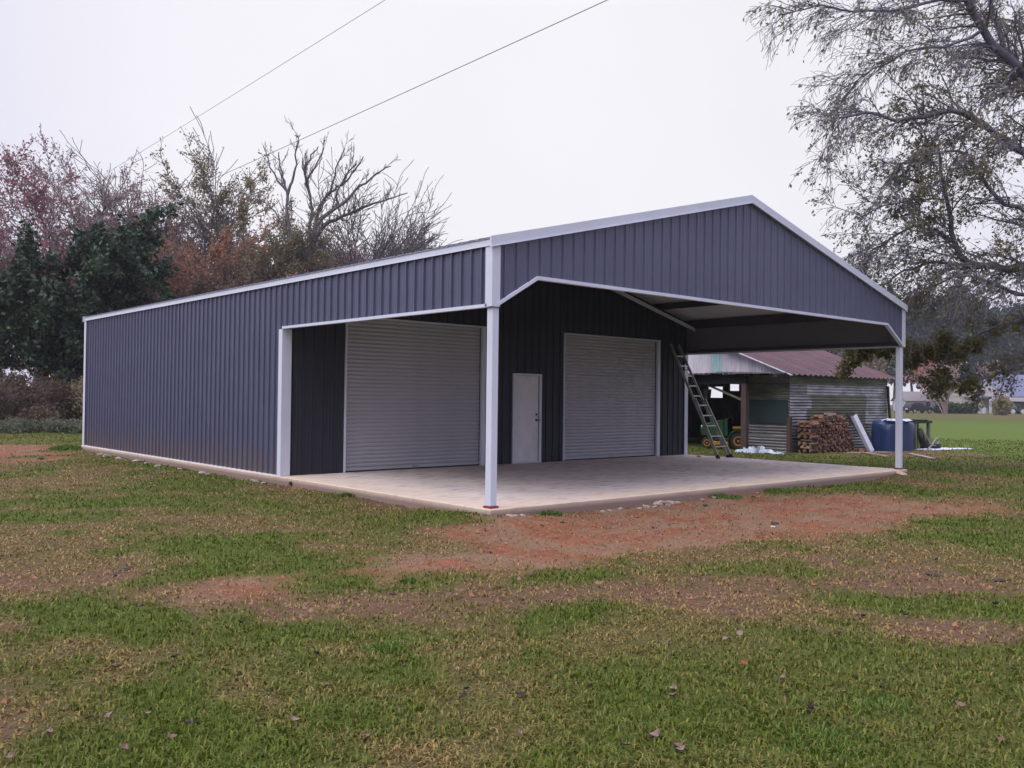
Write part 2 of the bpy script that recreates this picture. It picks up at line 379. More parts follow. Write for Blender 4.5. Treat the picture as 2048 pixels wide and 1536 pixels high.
PROF = []    # rib profile over one 9 inch pitch: (offset, depth)
P9 = .2286
for k in range(4):
    b0 = k * P9
    PROF += [(b0+.062,.0),(b0+.071,.004),(b0+.083,.004),(b0+.092,.0),(b0+.139,0),(b0+.148,.004),(b0+.160,.004),(b0+.169,0),
             (b0+.191,0),(b0+.199,.023),(b0+.220,.023),(b0+.2286,.0115)]
    PROF += [(b0+.2287+.0080, 0)] if k < 3 else []
PROF = [(0, .0115), (.0080, 0)] + PROF
def panel(name, mb, O, A, Nn, V, s0, s1, iv, parent, m, cuts=(), deep=1.0):
    """ribbed sheet: O + A*s + Nn*d + V*t for s in s0..s1; iv(sa, sb) lists (ta0, tb0, ta1, tb1) strips"""
    O, A, Nn, V = Vector(O), Vector(A), Vector(Nn), Vector(V)
    PR = [(a, d*deep) for a, d in PROF]; ss = [(s0 + a, d) for a, d in PR if a < s1 - s0]
    def dep(s):
        a = s - s0
        for (x0, d0), (x1, d1) in zip(PR, PR[1:]):
            if x0 <= a <= x1: return d0 + (d1 - d0) * (a - x0) / max(1e-9, x1 - x0)
        return 0
    if ss[-1][0] < s1 - 1e-4: ss.append((s1, dep(s1)))
    for c in cuts:
        if s0 < c < s1: ss.append((c, dep(c)))
    ss.sort()
    for (a, da), (b, db) in zip(ss, ss[1:]):
        for ta0, tb0, ta1, tb1 in iv(a, b):
            if ta1 - ta0 < .002 and tb1 - tb0 < .002: continue
            mb.add([O + A*a + Nn*da + V*ta0, O + A*b + Nn*db + V*tb0, O + A*b + Nn*db + V*tb1, O + A*a + Nn*da + V*ta1], [(0, 1, 2, 3)])
    if mb.f: build(name, mb, m, parent)
PW = .9144
# left wall (plane x = 0): closed from the mid column back, header only beside the porch
def iv_left(a, b):
    lo = HH if (a + b) / 2 < DP else .0
    return [(lo, lo, HE - .03, HE - .03)]
for k in range(20): panel('wall_panel', MB(), (-.004, 0, 0), (0,1,0), (-1,0,0), (0,0,1), k*PW, (k+1)*PW, iv_left, shop, M_char, (DP,), 1.5)
# right wall seen from inside: header strip over the porch, closed behind
for k in range(20): panel('wall_panel', MB(), (W_ + .004, 0, 0), (0,1,0), (1,0,0), (0,0,1), k*PW, (k+1)*PW, iv_left, shop, M_char, (DP,), 1.5)
# gable over the open porch front (plane y = 0)
def zopen(x):
    x = min(x, W_ - x); return HH + (H2 - HH) * min(1, x / CH)
def iv_gable(a, b): return [(zopen(a), zopen(b), zr(a) - .05, zr(b) - .05)]
k = 0
while k * PW < W_ - .01:
    panel('gable_panel', MB(), (0, -.004, 0), (1,0,0), (0,-1,0), (0,0,1), k*PW, min(W_, (k+1)*PW), iv_gable, shop, M_char, (CH, W_ - CH, W_/2), .85); k += 1
# enclosed front wall (plane y = DP) with its three openings
OPEN = [(1.33, 4.93, 3.085), (5.76, 6.66, 2.085), (7.40, 11.03, 3.085)]
def iv_front(a, b):
    lo = 0
    for x0, x1, h in OPEN:
        if x0 <= (a+b)/2 <= x1: lo = h
    return [(lo, lo, zr(a) - .03, zr(b) - .03)]
cuts = [v for o in OPEN for v in o[:2]] + [W_/2]
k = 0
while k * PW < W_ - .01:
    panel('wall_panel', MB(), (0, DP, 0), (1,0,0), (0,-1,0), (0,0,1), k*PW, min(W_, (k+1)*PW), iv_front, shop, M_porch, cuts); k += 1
# back gable, plain
k = 0
while k * PW < W_ - .01:
    panel('wall_panel', MB(), (0, LN, 0), (1,0,0), (0,1,0), (0,0,1), k*PW, min(W_, (k+1)*PW), lambda a, b: [(0, 0, zr(a) - .03, zr(b) - .03)], shop, M_char, (W_/2,)); k += 1
# roof: ribbed panels on both slopes, underside sheet below them
ca = math.atan(SL); cl = W_/2 / math.cos(ca)
for side in (0, 1):
    O = (0, 0, HE) if side == 0 else (W_, 0, HE); V = (math.cos(ca), 0, math.sin(ca)) if side == 0 else (-math.cos(ca), 0, math.sin(ca))
    Nn = (-math.sin(ca), 0, math.cos(ca)) if side == 0 else (math.sin(ca), 0, math.cos(ca))
    for k in range(20): panel('roof_panel', MB(), O, (0,1,0), Nn, V, k*PW, (k+1)*PW, lambda a, b: [(-.06, -.06, cl, cl)], shop, M_char)
    u = MB(); Ov, Vv, Nv = Vector(O), Vector(V), Vector(Nn)
    u.add([Ov - Nv*.012 + Vector((0,.02,0)), Ov - Nv*.012 + Vector((0,LN-.02,0)), Ov - Nv*.012 + Vv*cl + Vector((0,LN-.02,0)), Ov - Nv*.012 + Vv*cl + Vector((0,.02,0))], [(0,1,2,3)])
    build('roof_underside', u, M_liner, shop)
rc = MB().prism([(W_/2-.16, zr(W_/2-.16)+.022), (W_/2, HE+SL*W_/2+.03), (W_/2+.16, zr(W_/2-.16)+.022), (W_/2+.16, zr(W_/2-.16)+.028), (W_/2, HE+SL*W_/2+.036), (W_/2-.16, zr(W_/2-.16)+.028)], 1, -.03, LN + .03)
build('ridge_cap', rc, M_trim, shop)
# purlins and rafters over the porch
for x in (1.5, 3.0, 4.5, 5.8, 6.39, 7.69, 9.19, 10.69):
    z = zr(x) - .03
    build('purlin', MB().box((x - .035, .05, z - .17), (x + .035, DP - .04, z - .012)), M_frame, shop)
for y0 in (.035, DP - .34):
    for s in (0, 1):
        pts = [(.15, zr(.15) - .30), (W_/2, zr(W_/2) - .30), (W_/2, zr(W_/2) - .235), (.15, zr(.15) - .235)]
        if s: pts = [(W_ - a, b) for a, b in pts]
        build('rafter', MB().prism(pts, 1, y0, y0 + .14), M_frame, shop)
    for s in (0, 1):      # tapered haunch at the eave
        pts = [(.06, HH + .02), (.35, HH + .12), (.95, zr(.95) - .31), (.06, zr(.06) - .24)]
        if s: pts = [(W_ - a, b) for a, b in pts]
        if y0 < 1: build('haunch', MB().prism(pts, 1, y0 + .02, y0 + .12), M_frame, shop)
for x in (.012, W_ - .112): build('eave_strut', MB().box((x, .06, HE - .24), (x + .10, LN - .05, HE - .022)), M_frame, shop)
build('header_liner', MB().box((W_ - .010, .08, HH + .03), (W_ - .004, DP - .03, HE - .245)), mat('grey_liner_sheet', (.15,.15,.165), .6, 0, (.135,.135,.15), 1.5), shop)
for x in (.07, W_ - .15): build('eave_girt', MB().box((x, .05, HH + .01), (x + .08, DP - .03, HH + .1)), M_frame, shop)
# trim
def eave(xo, sgn):
    m = MB(); x0, x1 = sorted((xo + sgn*.036, xo + sgn*.043)); m.box((x0, -.02, HE - .108), (x1, LN + .05, HE - .012))
    x0, x1 = sorted((xo, xo + sgn*.058)); m.box((x0, -.02, HE - .012), (x1, LN + .05, HE - .008)); x0, x1 = sorted((xo + sgn*.036, xo + sgn*.055)); m.box((x0, -.02, HE - .115), (x1, LN + .05, HE - .108)); return m
build('eave_trim', eave(0, -1), M_trim, shop); build('eave_trim', eave(W_, 1), M_trim, shop)
def rake(y, sg, drop, th, name, over=.085):
    for s in (0, 1):
        a, c = -over, W_/2
        pts = [(a, HE + SL*a - drop), (c, HE + SL*c - drop), (c, HE + SL*c + .03), (a, HE + SL*a + .03)]
        lip = [(a, HE + SL*a - drop - .009), (c, HE + SL*c - drop - .009), (c, HE + SL*c - drop), (a, HE + SL*a - drop)]
        if s: pts = [(W_ - p, q) for p, q in pts]; lip = [(W_ - p, q) for p, q in lip]
        y0, y1 = sorted((y, y + sg*th)); m = MB().prism(pts, 1, y0, y1)
        y0, y1 = sorted((y + sg*.003, y + sg*(th + .016))); m.prism(lip, 1, y0, y1)
        build(name, m, M_trim, shop)
rake(-.036, -1, .112, .03, 'rake_trim'); rake(LN + .036, 1, .112, .03, 'rake_trim')
for s in (0, 1):      # light angle along the top of the enclosed wall, under the purlins
    pts = [(.06, zr(.06) - .34), (W_/2, zr(W_/2) - .34), (W_/2, zr(W_/2) - .24), (.06, zr(.06) - .24)]
    if s: pts = [(W_ - a, b) for a, b in pts]
    build('wall_top_trim', MB().prism(pts, 1, DP - .34 - .012, DP - .345), M_trim, shop)
# opening trim around the gable and side headers
def strip(pts, y0, y1, h, name):
    for (x0, z0), (x1, z1) in zip(pts, pts[1:]):
        build(name, MB().prism([(x0, z0 - h), (x1, z1 - h), (x1, z1), (x0, z0)], 1, y0, y1), M_trim, shop)
strip([(.06, HH + .035), (CH, H2 + .012), (W_ - CH, H2 + .012), (W_ - .06, HH + .035)], -.052, .03, .05, 'opening_trim')
for xo, sg in ((0, -1), (W_, 1)):
    x0, x1 = sorted((xo - sg*.03, xo + sg*.042))
    build('header_trim', MB().box((x0, .075, HH - .025), (x1, DP - .02, HH + .022)), M_trim, shop)
# corner trims and posts
def corner(cx, cy, sx, sy, z0, z1, wd, name='corner_trim', wx=None):
    m = MB(); t = .012; p = .042
    xa, xb = sorted((cx + sx*p, cx - sx*(wx or wd))); ya, yb = sorted((cy + sy*p, cy + sy*(p - t))); m.box((xa, ya, z0), (xb, yb, z1))
    xa, xb = sorted((cx + sx*p, cx + sx*(p - t))); ya, yb = sorted((cy + sy*(p - t - .0005), cy - sy*wd)); m.box((xa, ya, z0), (xb, yb, z1))
    return build(name, m, M_trim, shop)
corner(0, 0, -1, -1, HH - .02, HE - .10, .105); corner(W_, 0, 1, -1, HH - .02, HE - .10, .105)
corner(0, LN, -1, 1, .0, HE - .05, .12); corner(W_, LN, 1, 1, 0, HE - .05, .12)
corner(0, DP, -1, -1, .004, HH - .028, .10, 'jamb_trim', .155); corner(W_, DP, 1, -1, .004, HH - .028, .10, 'jamb_trim', .10)
for x in (0, W_):
    x0 = .0 if x == 0 else W_ - .118
    p = build('post', MB().box((x0 - .004, -.012, .03), (x0 + .114, .106, HH - .026)), M_trim, shop, bevel=.006)
    build('base_plate', MB().box((x0 - .02, -.03, .001), (x0 + .13, .122, .03)), M_redprim, p)
# roll-up doors: every slat of the curtain on its own
def roll_door(x0, x1, h):
    y = DP + .05
    fr = MB()
    for a, c in ((x0, x0 + .03), (x1 - .11, x1)): fr.box((a, DP - .042, .004), (c, DP + .09, h))
    fr.box((x0 - .002, DP - .044, h - .004), (x1 + .002, DP + .088, h + .025))
    door = build('roll_up_door', fr, M_trim, shop)
    n = 37; hs = (h - .09) / n; a, c = x0 + .03, x1 - .112
    m = MB(); pr = [(0, .012), (.006, .0), (.014, -.004), (hs*.5, -.013), (hs - .012, -.004), (hs - .004, .004), (hs, .012)]
    for (z0, d0), (z1, d1) in zip(pr, pr[1:]): m.add([(a, d0, z0), (c, d0, z0), (c, d1, z1), (a, d1, z1)], [(0, 1, 2, 3)])
    first = build('slat', m, M_door, door, local=True); first.location = (0, y, .09)
    for k in range(1, n):
        o = first.copy(); C.objects.link(o); o.parent = door; o.location = (0, y, .09 + k*hs)
    build('bottom_bar', MB().box((a, y - .02, .03), (c, y + .02, .09)), M_door, door)
    build('bottom_seal', MB().box((a, y - .015, .003), (c, y + .015, .03)), M_black, door)
    hd = MB().box((a + .5*(c-a) - .08, y - .035, .05), (a + .5*(c-a) + .08, y - .02, .075)); build('lift_handle', hd, M_steel, door)
    build('guide', MB().box((c + .001, y - .03, .004), (c + .03, y + .03, h - .01)), M_black, door)
roll_door(*OPEN[0]); roll_door(*OPEN[2])
x0, x1, h = OPEN[1]
md = build('man_door', MB().box((x0 + .045, DP - .004, .03), (x1 - .075, DP + .04, h - .05)), mat('white_door', (.68,.66,.68), .5), shop, bevel=.004)
fm = MB().box((x0, DP - .042, .004), (x0 + .04, DP + .07, h)).box((x1 - .06, DP - .042, .004), (x1, DP + .07, h)).box((x0 + .04, DP - .042, h - .045), (x1 - .06, DP + .07, h)).box((x0 + .04, DP - .042, .004), (x1 - .06, DP + .07, .028))
build('door_frame', fm, M_trim, md)
build('weather_gap', MB().box((x1 - .075, DP + .001, .03), (x1 - .06, DP + .03, h - .05)), M_black, md)
hm = MB().lathe((x1 - .14, DP - .004, 1.0), (0, -1, 0), [(.032, 0), (.032, .012), (.014, .014), (.014, .05)], 12).bar((x1 - .14, DP - .05, 1.0), (x1 - .05, DP - .055, 1.0), .02, .02).lathe((x1 - .14, DP - .004, 1.13), (0, -1, 0), [(.026, 0), (.026, .02)], 12)
build('handle', hm, M_black, md)
for hz in (.3, 1.05, 1.8): build('hinge', MB().tube([(x0 + .043, DP - .012, hz - .05), (x0 + .043, DP - .012, hz + .05)], .009, 6), M_steel, md)
# screw heads would be under a pixel; the downturned drip edge of the wall base
build('base_trim', MB().box((-.050, DP + .13, -.02), (-.002, LN - .12, .012)), M_trim, shop)

# ------------------------------------------------------------------ the old shed behind the porch
M_galv = mat('dull_galvanised_iron', (.38,.38,.42), .42, .55, (.17,.16,.16), 1.7, 6, stretch=(1,1,3), vary=.12)
M_galvd = mat('stained_galvanised_iron', (.22,.22,.23), .5, .45, (.10,.095,.08), 1.5, 6, stretch=(1,1,3), vary=.15)
M_bayshade = mat('bay_shade_iron', (.035,.03,.028), .85, 0, (.022,.018,.017), 2)  # shade of the open bay painted into the colour of its inner walls
M_olive = mat('algae_stained_iron', (.14,.15,.095), .7, .1, (.085,.085,.06), 1.4, 6, stretch=(1,1,3), vary=.12)
M_white = mat('chalky_painted_iron', (.58,.57,.62), .65, 0, (.42,.40,.44), 1.3, 6, stretch=(3,3,.6), vary=.06)
M_teal = mat('faded_teal_iron', (.23,.42,.42), .65, 0, (.34,.43,.44), 3, 6, stretch=(3,3,.6))
M_rust = mat('red_rusty_roof_iron', (.082,.022,.030), .6, .0, (.048,.019,.022), 1.2, 7, stretch=(.5,2.5,2.5), vary=.16)
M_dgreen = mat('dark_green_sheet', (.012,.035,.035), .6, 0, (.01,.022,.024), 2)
shed = thing('old_shed', 'weathered tin shed with rusty red roof and open lean-to beyond the porch', 'shed', (18, 6.4, -.12))
def corr(O, U, V, Nn, lu, lv, pitch, amp, m, name='tin_sheet', n4=4, jag=0):
    """corrugated sheet: waves travel along U, straight along V"""
    O, U, V, Nn = map(Vector, (O, U, V, Nn)); mb = MB(); n = max(2, int(lu / pitch * n4)); vs = []
    for i in range(n + 1):
        t = lu * i / n; d = amp * math.sin(2*PI*t/pitch); e = R.uniform(-jag, jag) if jag else 0
        vs += [O + U*t + Nn*d + V*(-e), O + U*t + Nn*d + V*lv]
    mb.add(vs, [(2*i, 2*i+2, 2*i+3, 2*i+1) for i in range(n)])
    return build(name, mb, m, shed, smooth=True)
# long wall facing the lawn (plane y = 6.4): rows of sheets with the waves running level
SX0, SX1, SY0, SY1 = 18.0, 24.6, 6.4, 14.6; RY_ = 10.4
rows = [(-.2, .50), (.30, .42), (.72, .55), (1.27, .45), (1.72, .35), (2.07, .33)]
for ri, (z0, hh) in enumerate(rows):
    x = SX0; widths = [1.05, 2.3, 1.6, 1.65] if ri % 2 == 0 else [1.35, 1.5, 2.2, 1.55]
    for ci, wd in enumerate(widths):
        wd = min(wd, SX1 - x)
        m = M_galv if (ci == 0 and ri in (1, 2, 3)) or (ri in (0, 4) and ci > 0) or (ci == 3 and ri >= 2) else (M_olive if ri in (2, 3, 5) else M_galvd)
        if ri == 5: m = M_olive if ci < 3 else M_galvd
        corr((x - .03, SY0 - .006*R.random() - .004*ci, z0), (0,0,1), (1,0,0), (0,-1,0), hh + .04, wd + .05, .098, .019, m); x += wd
# short wall beside the open bay (plane x = 18)
for z0, hh, m in ((-.18, .52, M_galvd), (.34, .5, M_galvd), (.84, .4, M_olive), (1.2, .45, M_galvd), (1.64, .45, M_olive)):
    corr((SX0 - .004*R.random(), SY0, z0), (0,0,1), (0,1,0), (-1,0,0), hh + .03, 1.55, .098, .019, m)
build('dark_panel', MB().box((SX0 - .05, SY0 + .06, .78), (SX0 - .025, SY0 + 1.5, 1.55)), M_dgreen, shed)
# side and far walls, gappy, the bay's shade put into their dark colour
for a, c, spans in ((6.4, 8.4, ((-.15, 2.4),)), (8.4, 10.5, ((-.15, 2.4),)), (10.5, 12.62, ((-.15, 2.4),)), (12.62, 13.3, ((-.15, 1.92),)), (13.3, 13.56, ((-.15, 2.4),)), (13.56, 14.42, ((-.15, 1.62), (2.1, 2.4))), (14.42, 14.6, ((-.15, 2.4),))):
    for z0, z1 in spans: corr((SX1, a, z0), (0,1,0), (0,0,1), (1,0,0), c - a + .02, z1 - z0, .098, .016, M_bayshade)
build('far_gable', MB().prism([(SY0 + .1, 2.4), (SY1 - .1, 2.4), (RY_, 3.9)], 0, SX1 - .02, SX1 + .02), M_bayshade, shed)
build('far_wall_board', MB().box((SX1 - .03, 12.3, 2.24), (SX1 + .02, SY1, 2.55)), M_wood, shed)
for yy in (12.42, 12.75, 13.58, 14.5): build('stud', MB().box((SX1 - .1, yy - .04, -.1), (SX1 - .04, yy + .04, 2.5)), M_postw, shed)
for k in range(7): corr((SX0 + k*.945, SY1, -.15), (1,0,0), (0,0,1), (0,1,0), .96, 2.6, .0762, .012, M_bayshade)
# gable end: upright chalky sheets, one teal
RY, RZ = 10.4, 3.98
def gz_roof(y): return 2.45 + (RZ - 2.45) * (1 - abs(y - RY) / (RY - SY0)) if abs(y-RY) < RY-SY0 else 2.45
y = SY0; k = 0; wl = [.72, .62, .74, .50, .5, .68, .66, .66, .66, .66, .66, .66, .66]
edges = [SY0]
for a in [7.15, 7.8, 8.45, 8.98, 9.48, 10.1, 10.75, 11.4, 12.05, 12.7, 13.35, 14.0, SY1]: edges.append(a)
for a, c in zip(edges, edges[1:]):
    n = int((c - a) / .019); mb = MB(); vs = []
    zb = 2.40 + R.uniform(-.03, .03)
    for i in range(n + 1):
        yy = a + (c - a + .02) * i / n; xx = SX0 - .03 - .020*math.sin(2*PI*yy/.12) - .004*(k % 2)
        vs += [(xx, yy, zb), (xx, yy, max(zb + .01, gz_roof(yy) - .03))]
    mb.add(vs, [(2*i, 2*i+2, 2*i+3, 2*i+1) for i in range(n)])
    o = build('gable_sheet', mb, M_teal if abs(a - 8.98) < .01 else M_white, shed, smooth=True)
    if abs(a - 8.98) < .01: o['label'] = 'faded teal gable sheet'
    k += 1
# roof sheets on both slopes
pit = math.atan2(RZ - 2.45, RY - SY0); rl = (RY - SY0) / math.cos(pit) + .28
for s in (0, 1):
    V = Vector((0, math.cos(pit) * (1 if s == 0 else -1), math.sin(pit))); Nn = Vector((0, -math.sin(pit) * (1 if s == 0 else -1), math.cos(pit)))
    y0 = SY0 if s == 0 else 2*RY - SY0
    for k in range(11):
        O = Vector((SX0 - .3 + k*.665, y0, 2.45)) - V*.28 + Nn*(.02 + .003*(k % 2))
        corr(O, (1,0,0), V, Nn, .685, rl, .333, .026, M_rust, 'roof_sheet', 10, .02)
for s in (0, 1):
    y0 = SY0 - .26 if s == 0 else 2*RY - SY0 + .26
    build('barge_board', MB().bar((SX0 - .3, y0, 2.40 - .06), (SX0 - .3, RY, RZ + .0), .03, .13, (1, 0, 0)), M_white, shed)
build('roof_ridge', MB().bar((SX0 - .32, RY, RZ + .04), (SX1 + .4, RY, RZ + .04), .2, .03), M_rust, shed)
# lean-to: beam, posts, brace, canopy with its ragged edge
LX = 17.2
build('inner_lining', MB().box((SX0 + .06, SY0 + .04, -.1), (SX1 - .06, SY0 + .06, 2.4)), M_bayshade, shed)  # inner sheets whose dark colour carries the shade of the bay
build('inner_lining', MB().box((SX0 + .03, SY0 + .06, -.1), (SX0 + .05, 7.95, 2.4)), M_bayshade, shed)
build('loft_floor', MB().box((SX0 + .02, SY0 + .06, 2.40), (SX1 - .06, SY1 - .05, 2.43)), M_bayshade, shed)
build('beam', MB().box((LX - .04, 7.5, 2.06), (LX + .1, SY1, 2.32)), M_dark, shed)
build('head_board', MB().box((SX0 - .10, SY0 - .05, 2.10), (SX0 - .055, 8.05, 2.36)), M_wood, shed)
pst = build('lean_to_post', MB().box((LX - .09, 7.46, -.3), (LX + .09, 7.66, 2.06)), M_postw, shed, bevel=.012)
for yy in (11.2, 14.4): build('lean_to_post', MB().box((LX - .08, yy, -.3), (LX + .08, yy + .16, 2.06)), M_postw, shed, bevel=.012)
build('corner_post', MB().box((SX0 - .11, SY0 - .07, -.3), (SX0 + .03, SY0 + .05, 1.0)), M_postw, shed)
build('brace', MB().bar((LX + .16, 9.35, 2.1), (LX + .16, 7.68, 1.5), .05, .14, (1, 0, 0)), M_wood, shed)
n = 90; mb = MB(); vs = []
for i in range(n + 1):
    yy = 7.0 + (SY1 - 7.0) * i / n; wv = .014*math.sin(2*PI*yy/.2) + .03*math.sin(yy*1.7) + R.uniform(-.012, .012)
    vs += [(LX - .32 + R.uniform(-.03, .03), yy, 2.385 + wv), (SX0 - .05, yy, 2.46 + .012*math.sin(2*PI*yy/.2))]
mb.add(vs, [(2*i, 2*i+2, 2*i+3, 2*i+1) for i in range(n)]); build('canopy_sheet', mb, M_rust, shed)
build('canopy_edge', MB().bar((LX - .2, SY0 - .02, 2.40), (LX - .2, 8.6, 2.43), .10, .035), M_wood, shed)
build('canopy_edge', MB().bar((LX + .3, SY0 - .1, 2.42), (LX + .3, 8.7, 2.47), .5, .02), M_galv, shed)
build('tie_beam', MB().box((LX + .1, 10.2, 2.12), (SX1, 10.32, 2.26)), M_postw, shed)
build('drain_pipe', MB().tube([(SX1 + .06, SY0 - .12, -.1), (SX1 + .05, SY0 - .1, .9), (SX1 - .02, SY0 - .08, 1.5), (SX1 - .05, SY0 - .07, 2.1)], .05, 8), M_black, shed)
# clutter hanging in the bay
bk = thing('hanging_bucket', 'dented pale bucket hanging in the dark open bay of the shed', 'bucket', (21.2, 12.0, 1.7))
build('pail', MB().lathe((21.2, 12.0, 1.55), (0,0,1), [(.13, 0), (.17, .38), (.175, .39)], 14), M_galv, bk)
build('bail', MB().tube([(21.04, 12.0, 1.93), (21.1, 12.0, 2.08), (21.2, 12.0, 2.14), (21.3, 12.0, 2.08), (21.36, 12.0, 1.93)], .007, 5), M_steel, bk)

# ------------------------------------------------------------------ lawn tractor in the bay
M_green = mat('green_enamel', (.007,.055,.016), .3, 0, (.006,.045,.013), 3, spec=.5)
M_yel = mat('yellow_enamel', (.38,.19,.012), .4, 0, (.3,.15,.010), 3)
tr = thing('lawn_tractor', 'green lawn tractor with yellow wheels and seat parked behind the shed post', 'lawn tractor', (18.0, 8.86, gz(18, 8.86) + .01), math.atan2(-.84, .59) + PI)
def tpart(name, mb, m, parent=None, **k): return build(name, mb, m, parent or tr, local=True, **k)
# local: +x is forward, the tractor is 1.75 m long
tpart('chassis', MB().box((-.55, -.16, .22), (.75, .16, .42)), M_black)
tpart('hood', MB().prism([(.05,.42),(.80,.40),(.84,.55),(.82,.70),(.72,.83),(.40,.93),(.06,.97)], 1, -.25, .25), M_green, bevel=.04)
tpart('grille', MB().box((.835, -.2, .46), (.85, .2, .66)), M_black)
for yy in (-.14, .14): tpart('headlight', MB().lathe((.81, yy, .735), (1,0,.3), [(.05, 0), (.045, .02)], 10), M_trim)
tpart('dash', MB().prism([(-.08,.42),(.05,.42),(.06,.99),(-.06,1.02)], 1, -.22, .22), M_green, bevel=.02)
st = tpart('steering_column', MB().tube([(-.04,0,.98),(-.16,0,1.1)], .02, 6), M_black)
ring = [(-.17 + .17*math.cos(a)*.5, .17*math.sin(a), 1.1 + .17*math.cos(a)*.85) for a in [2*PI*i/14 for i in range(15)]]
tpart('steering_wheel', MB().tube(ring, .014, 6, False), M_black)
for sy in (-1, 1):
    ys = sorted((sy*.20, sy*.50))
    arc = [(-.42 + .34*math.cos(a), .30 + .34*math.sin(a)) for a in [PI*i/8 for i in range(9)]]
    arc2 = [(-.42 + .31*math.cos(a), .30 + .31*math.sin(a)) for a in [PI*i/8 for i in range(9)]][::-1]
    tpart('fender', MB().prism(arc + arc2, 1, ys[0], ys[1]), M_green)
    tpart('footrest', MB().box((-.1, ys[0], .30), (.35, ys[1], .34)), M_green, bevel=.01)
    for xx, rr, wd, yy in ((-.42, .27, .2, .38), (.62, .19, .14, .33)):
        wh = tpart('wheel', MB().lathe((xx, sy*yy - wd/2, rr), (0,1,0), [(rr*.62, .01), (rr*.9, 0), (rr, .03), (rr, wd-.03), (rr*.9, wd), (rr*.62, wd-.01)], 20), M_black)
        tpart('rim', MB().lathe((xx, sy*yy - wd/2 + (wd if sy > 0 else 0), rr), (0,sy,0), [(rr*.6, -.03), (rr*.62, .004), (rr*.5, .006), (rr*.4, -.03), (rr*.15, -.02), (rr*.13, .015)], 16), M_yel, wh)
tpart('mower_deck', MB().prism([(-.1,.12),(.42,.12),(.46,.18),(.40,.25),(-.08,.25)], 1, -.5, .5), M_yel, bevel=.02)
tpart('seat', MB().box((-.62, -.22, .66), (-.22, .22, .75)).add([], []), M_yel, bevel=.03)
tpart('backrest', MB().box((-.70, -.21, .74), (-.60, .21, 1.06)), M_yel, bevel=.03)

# ------------------------------------------------------------------ ladder leaning on the front wall
M_rail = mat('yellowed_fibreglass', (.32,.33,.26), .45, 0, (.2,.2,.16), 5)
M_alu = mat('aluminium', (.55,.55,.55), .4, .6)
lad = thing('leaning_ladder', 'telescoping ladder with aluminium rungs leaning on the front wall by the porch corner', 'ladder', (11.9, 4.57, 0))
f0 = Vector((11.88, 4.56, 0)); tp = Vector((11.66, 6.03, 3.05)); ax = (tp - f0).normalized(); sd = Vector((1, .08, 0)).normalized(); nr = sd.cross(ax)
def lp(t, s, o=0): return f0 + ax*t + sd*s + nr*o
Lt = (tp - f0).length
for s in (-1, 1):
    build('outer_rail', MB().bar(lp(.02, s*.33, .0), lp(1.72, s*.235, .0), .035, .075, nr), M_rail, lad)
    build('inner_rail', MB().bar(lp(.05, s*.245, -.05), lp(Lt, s*.19, -.05), .03, .065, nr), M_rail, lad)
    build('foot', MB().bar(lp(-.015, s*.332), lp(.09, s*.326), .05, .095, nr), M_black, lad)
    build('foot', MB().bar(lp(-.02, s*.247, -.05), lp(.09, s*.243, -.05), .045, .085, nr), M_black, lad)
t = .33; k = 0
while t < Lt - .1:
    wd = .33 - .055*t if t < 1.72 else .2
    off = -.0 if t < 1.72 else -.05
    build('rung', MB().bar(lp(t, -wd, off), lp(t, wd, off), .035, .03), M_alu, lad)
    t += .30; k += 1
build('lock_bar', MB().bar(lp(1.66, -.26, .02), lp(1.66, .26, .02), .04, .02), M_black, lad)
build('lock_bar', MB().bar(lp(2.6, -.22, -.02), lp(2.6, .22, -.02), .03, .02), M_black, lad)

# ------------------------------------------------------------------ firewood stack
M_log = [mat('split_wood_' + k, a, .85, 0, b, 9, 6, .4, 40, vary=.35) for k, a, b in (('tan', (.25,.135,.075), (.15,.07,.04)), ('brown', (.16,.075,.042), (.09,.042,.027)), ('grey', (.22,.15,.115), (.13,.085,.065)))]
fw = thing('firewood_stack', 'stack of split reddish firewood against the tin shed wall', 'firewood', (19.5, 5.85, gz(19.5, 5.8)))
def log_mesh(i):
    n = R.choice((3, 4, 4, 5)); poly = [(.062*R.uniform(.7, 1.15)*math.cos(a), .062*R.uniform(.7, 1.15)*math.sin(a)) for a in [2*PI*k/n + R.uniform(-.3, .3) for k in range(n)]]
    m = MB().prism(poly, 1, -.2, .2); me = bpy.data.meshes.new('log'); me.from_pydata(m.v, [], m.f); me.materials.append(M_log[i % 3]); return me
LM = [log_mesh(i) for i in range(18)]
def put_log(x, y, z, rz, sc_, ry=0):
    o = bpy.data.objects.new('log', R.choice(LM)); C.objects.link(o); o.parent = fw
    o.location = Vector((x, y, z)) - fw.location; o.rotation_euler = (R.uniform(-.04, .04), ry, rz); o.scale = (sc_, R.uniform(.9, 1.1), sc_)
zb = gz(19.5, 5.8)
row = 0; z = zb + .06
while z < zb + 1.18:
    frac = (z - zb) / 1.15
    x = 18.62 + .25*frac**3; xe = 21.02 - .75*frac**1.6
    while x < xe:
        put_log(x + R.uniform(-.015, .015), 5.95 + R.uniform(-.05, .05), z + R.uniform(-.02, .02), R.uniform(-.06, .06), R.uniform(.8, 1.12), R.uniform(0, 6)); x += R.uniform(.092, .118)
    z += .098; row += 1
z = zb + .07
for k in range(9):      # cribbed end: logs lying across, sides to the lawn
    if k % 2 == 0:
        for yy in (5.78, 6.0, 6.2): put_log(18.40, yy, z, PI/2 + R.uniform(-.05, .05), R.uniform(1.0, 1.35), R.uniform(0, 6))
    else:
        for xx in (18.28, 18.44, 18.58): put_log(xx, 5.97, z, R.uniform(-.05, .05), R.uniform(.9, 1.1), R.uniform(0, 6))
    z += .112
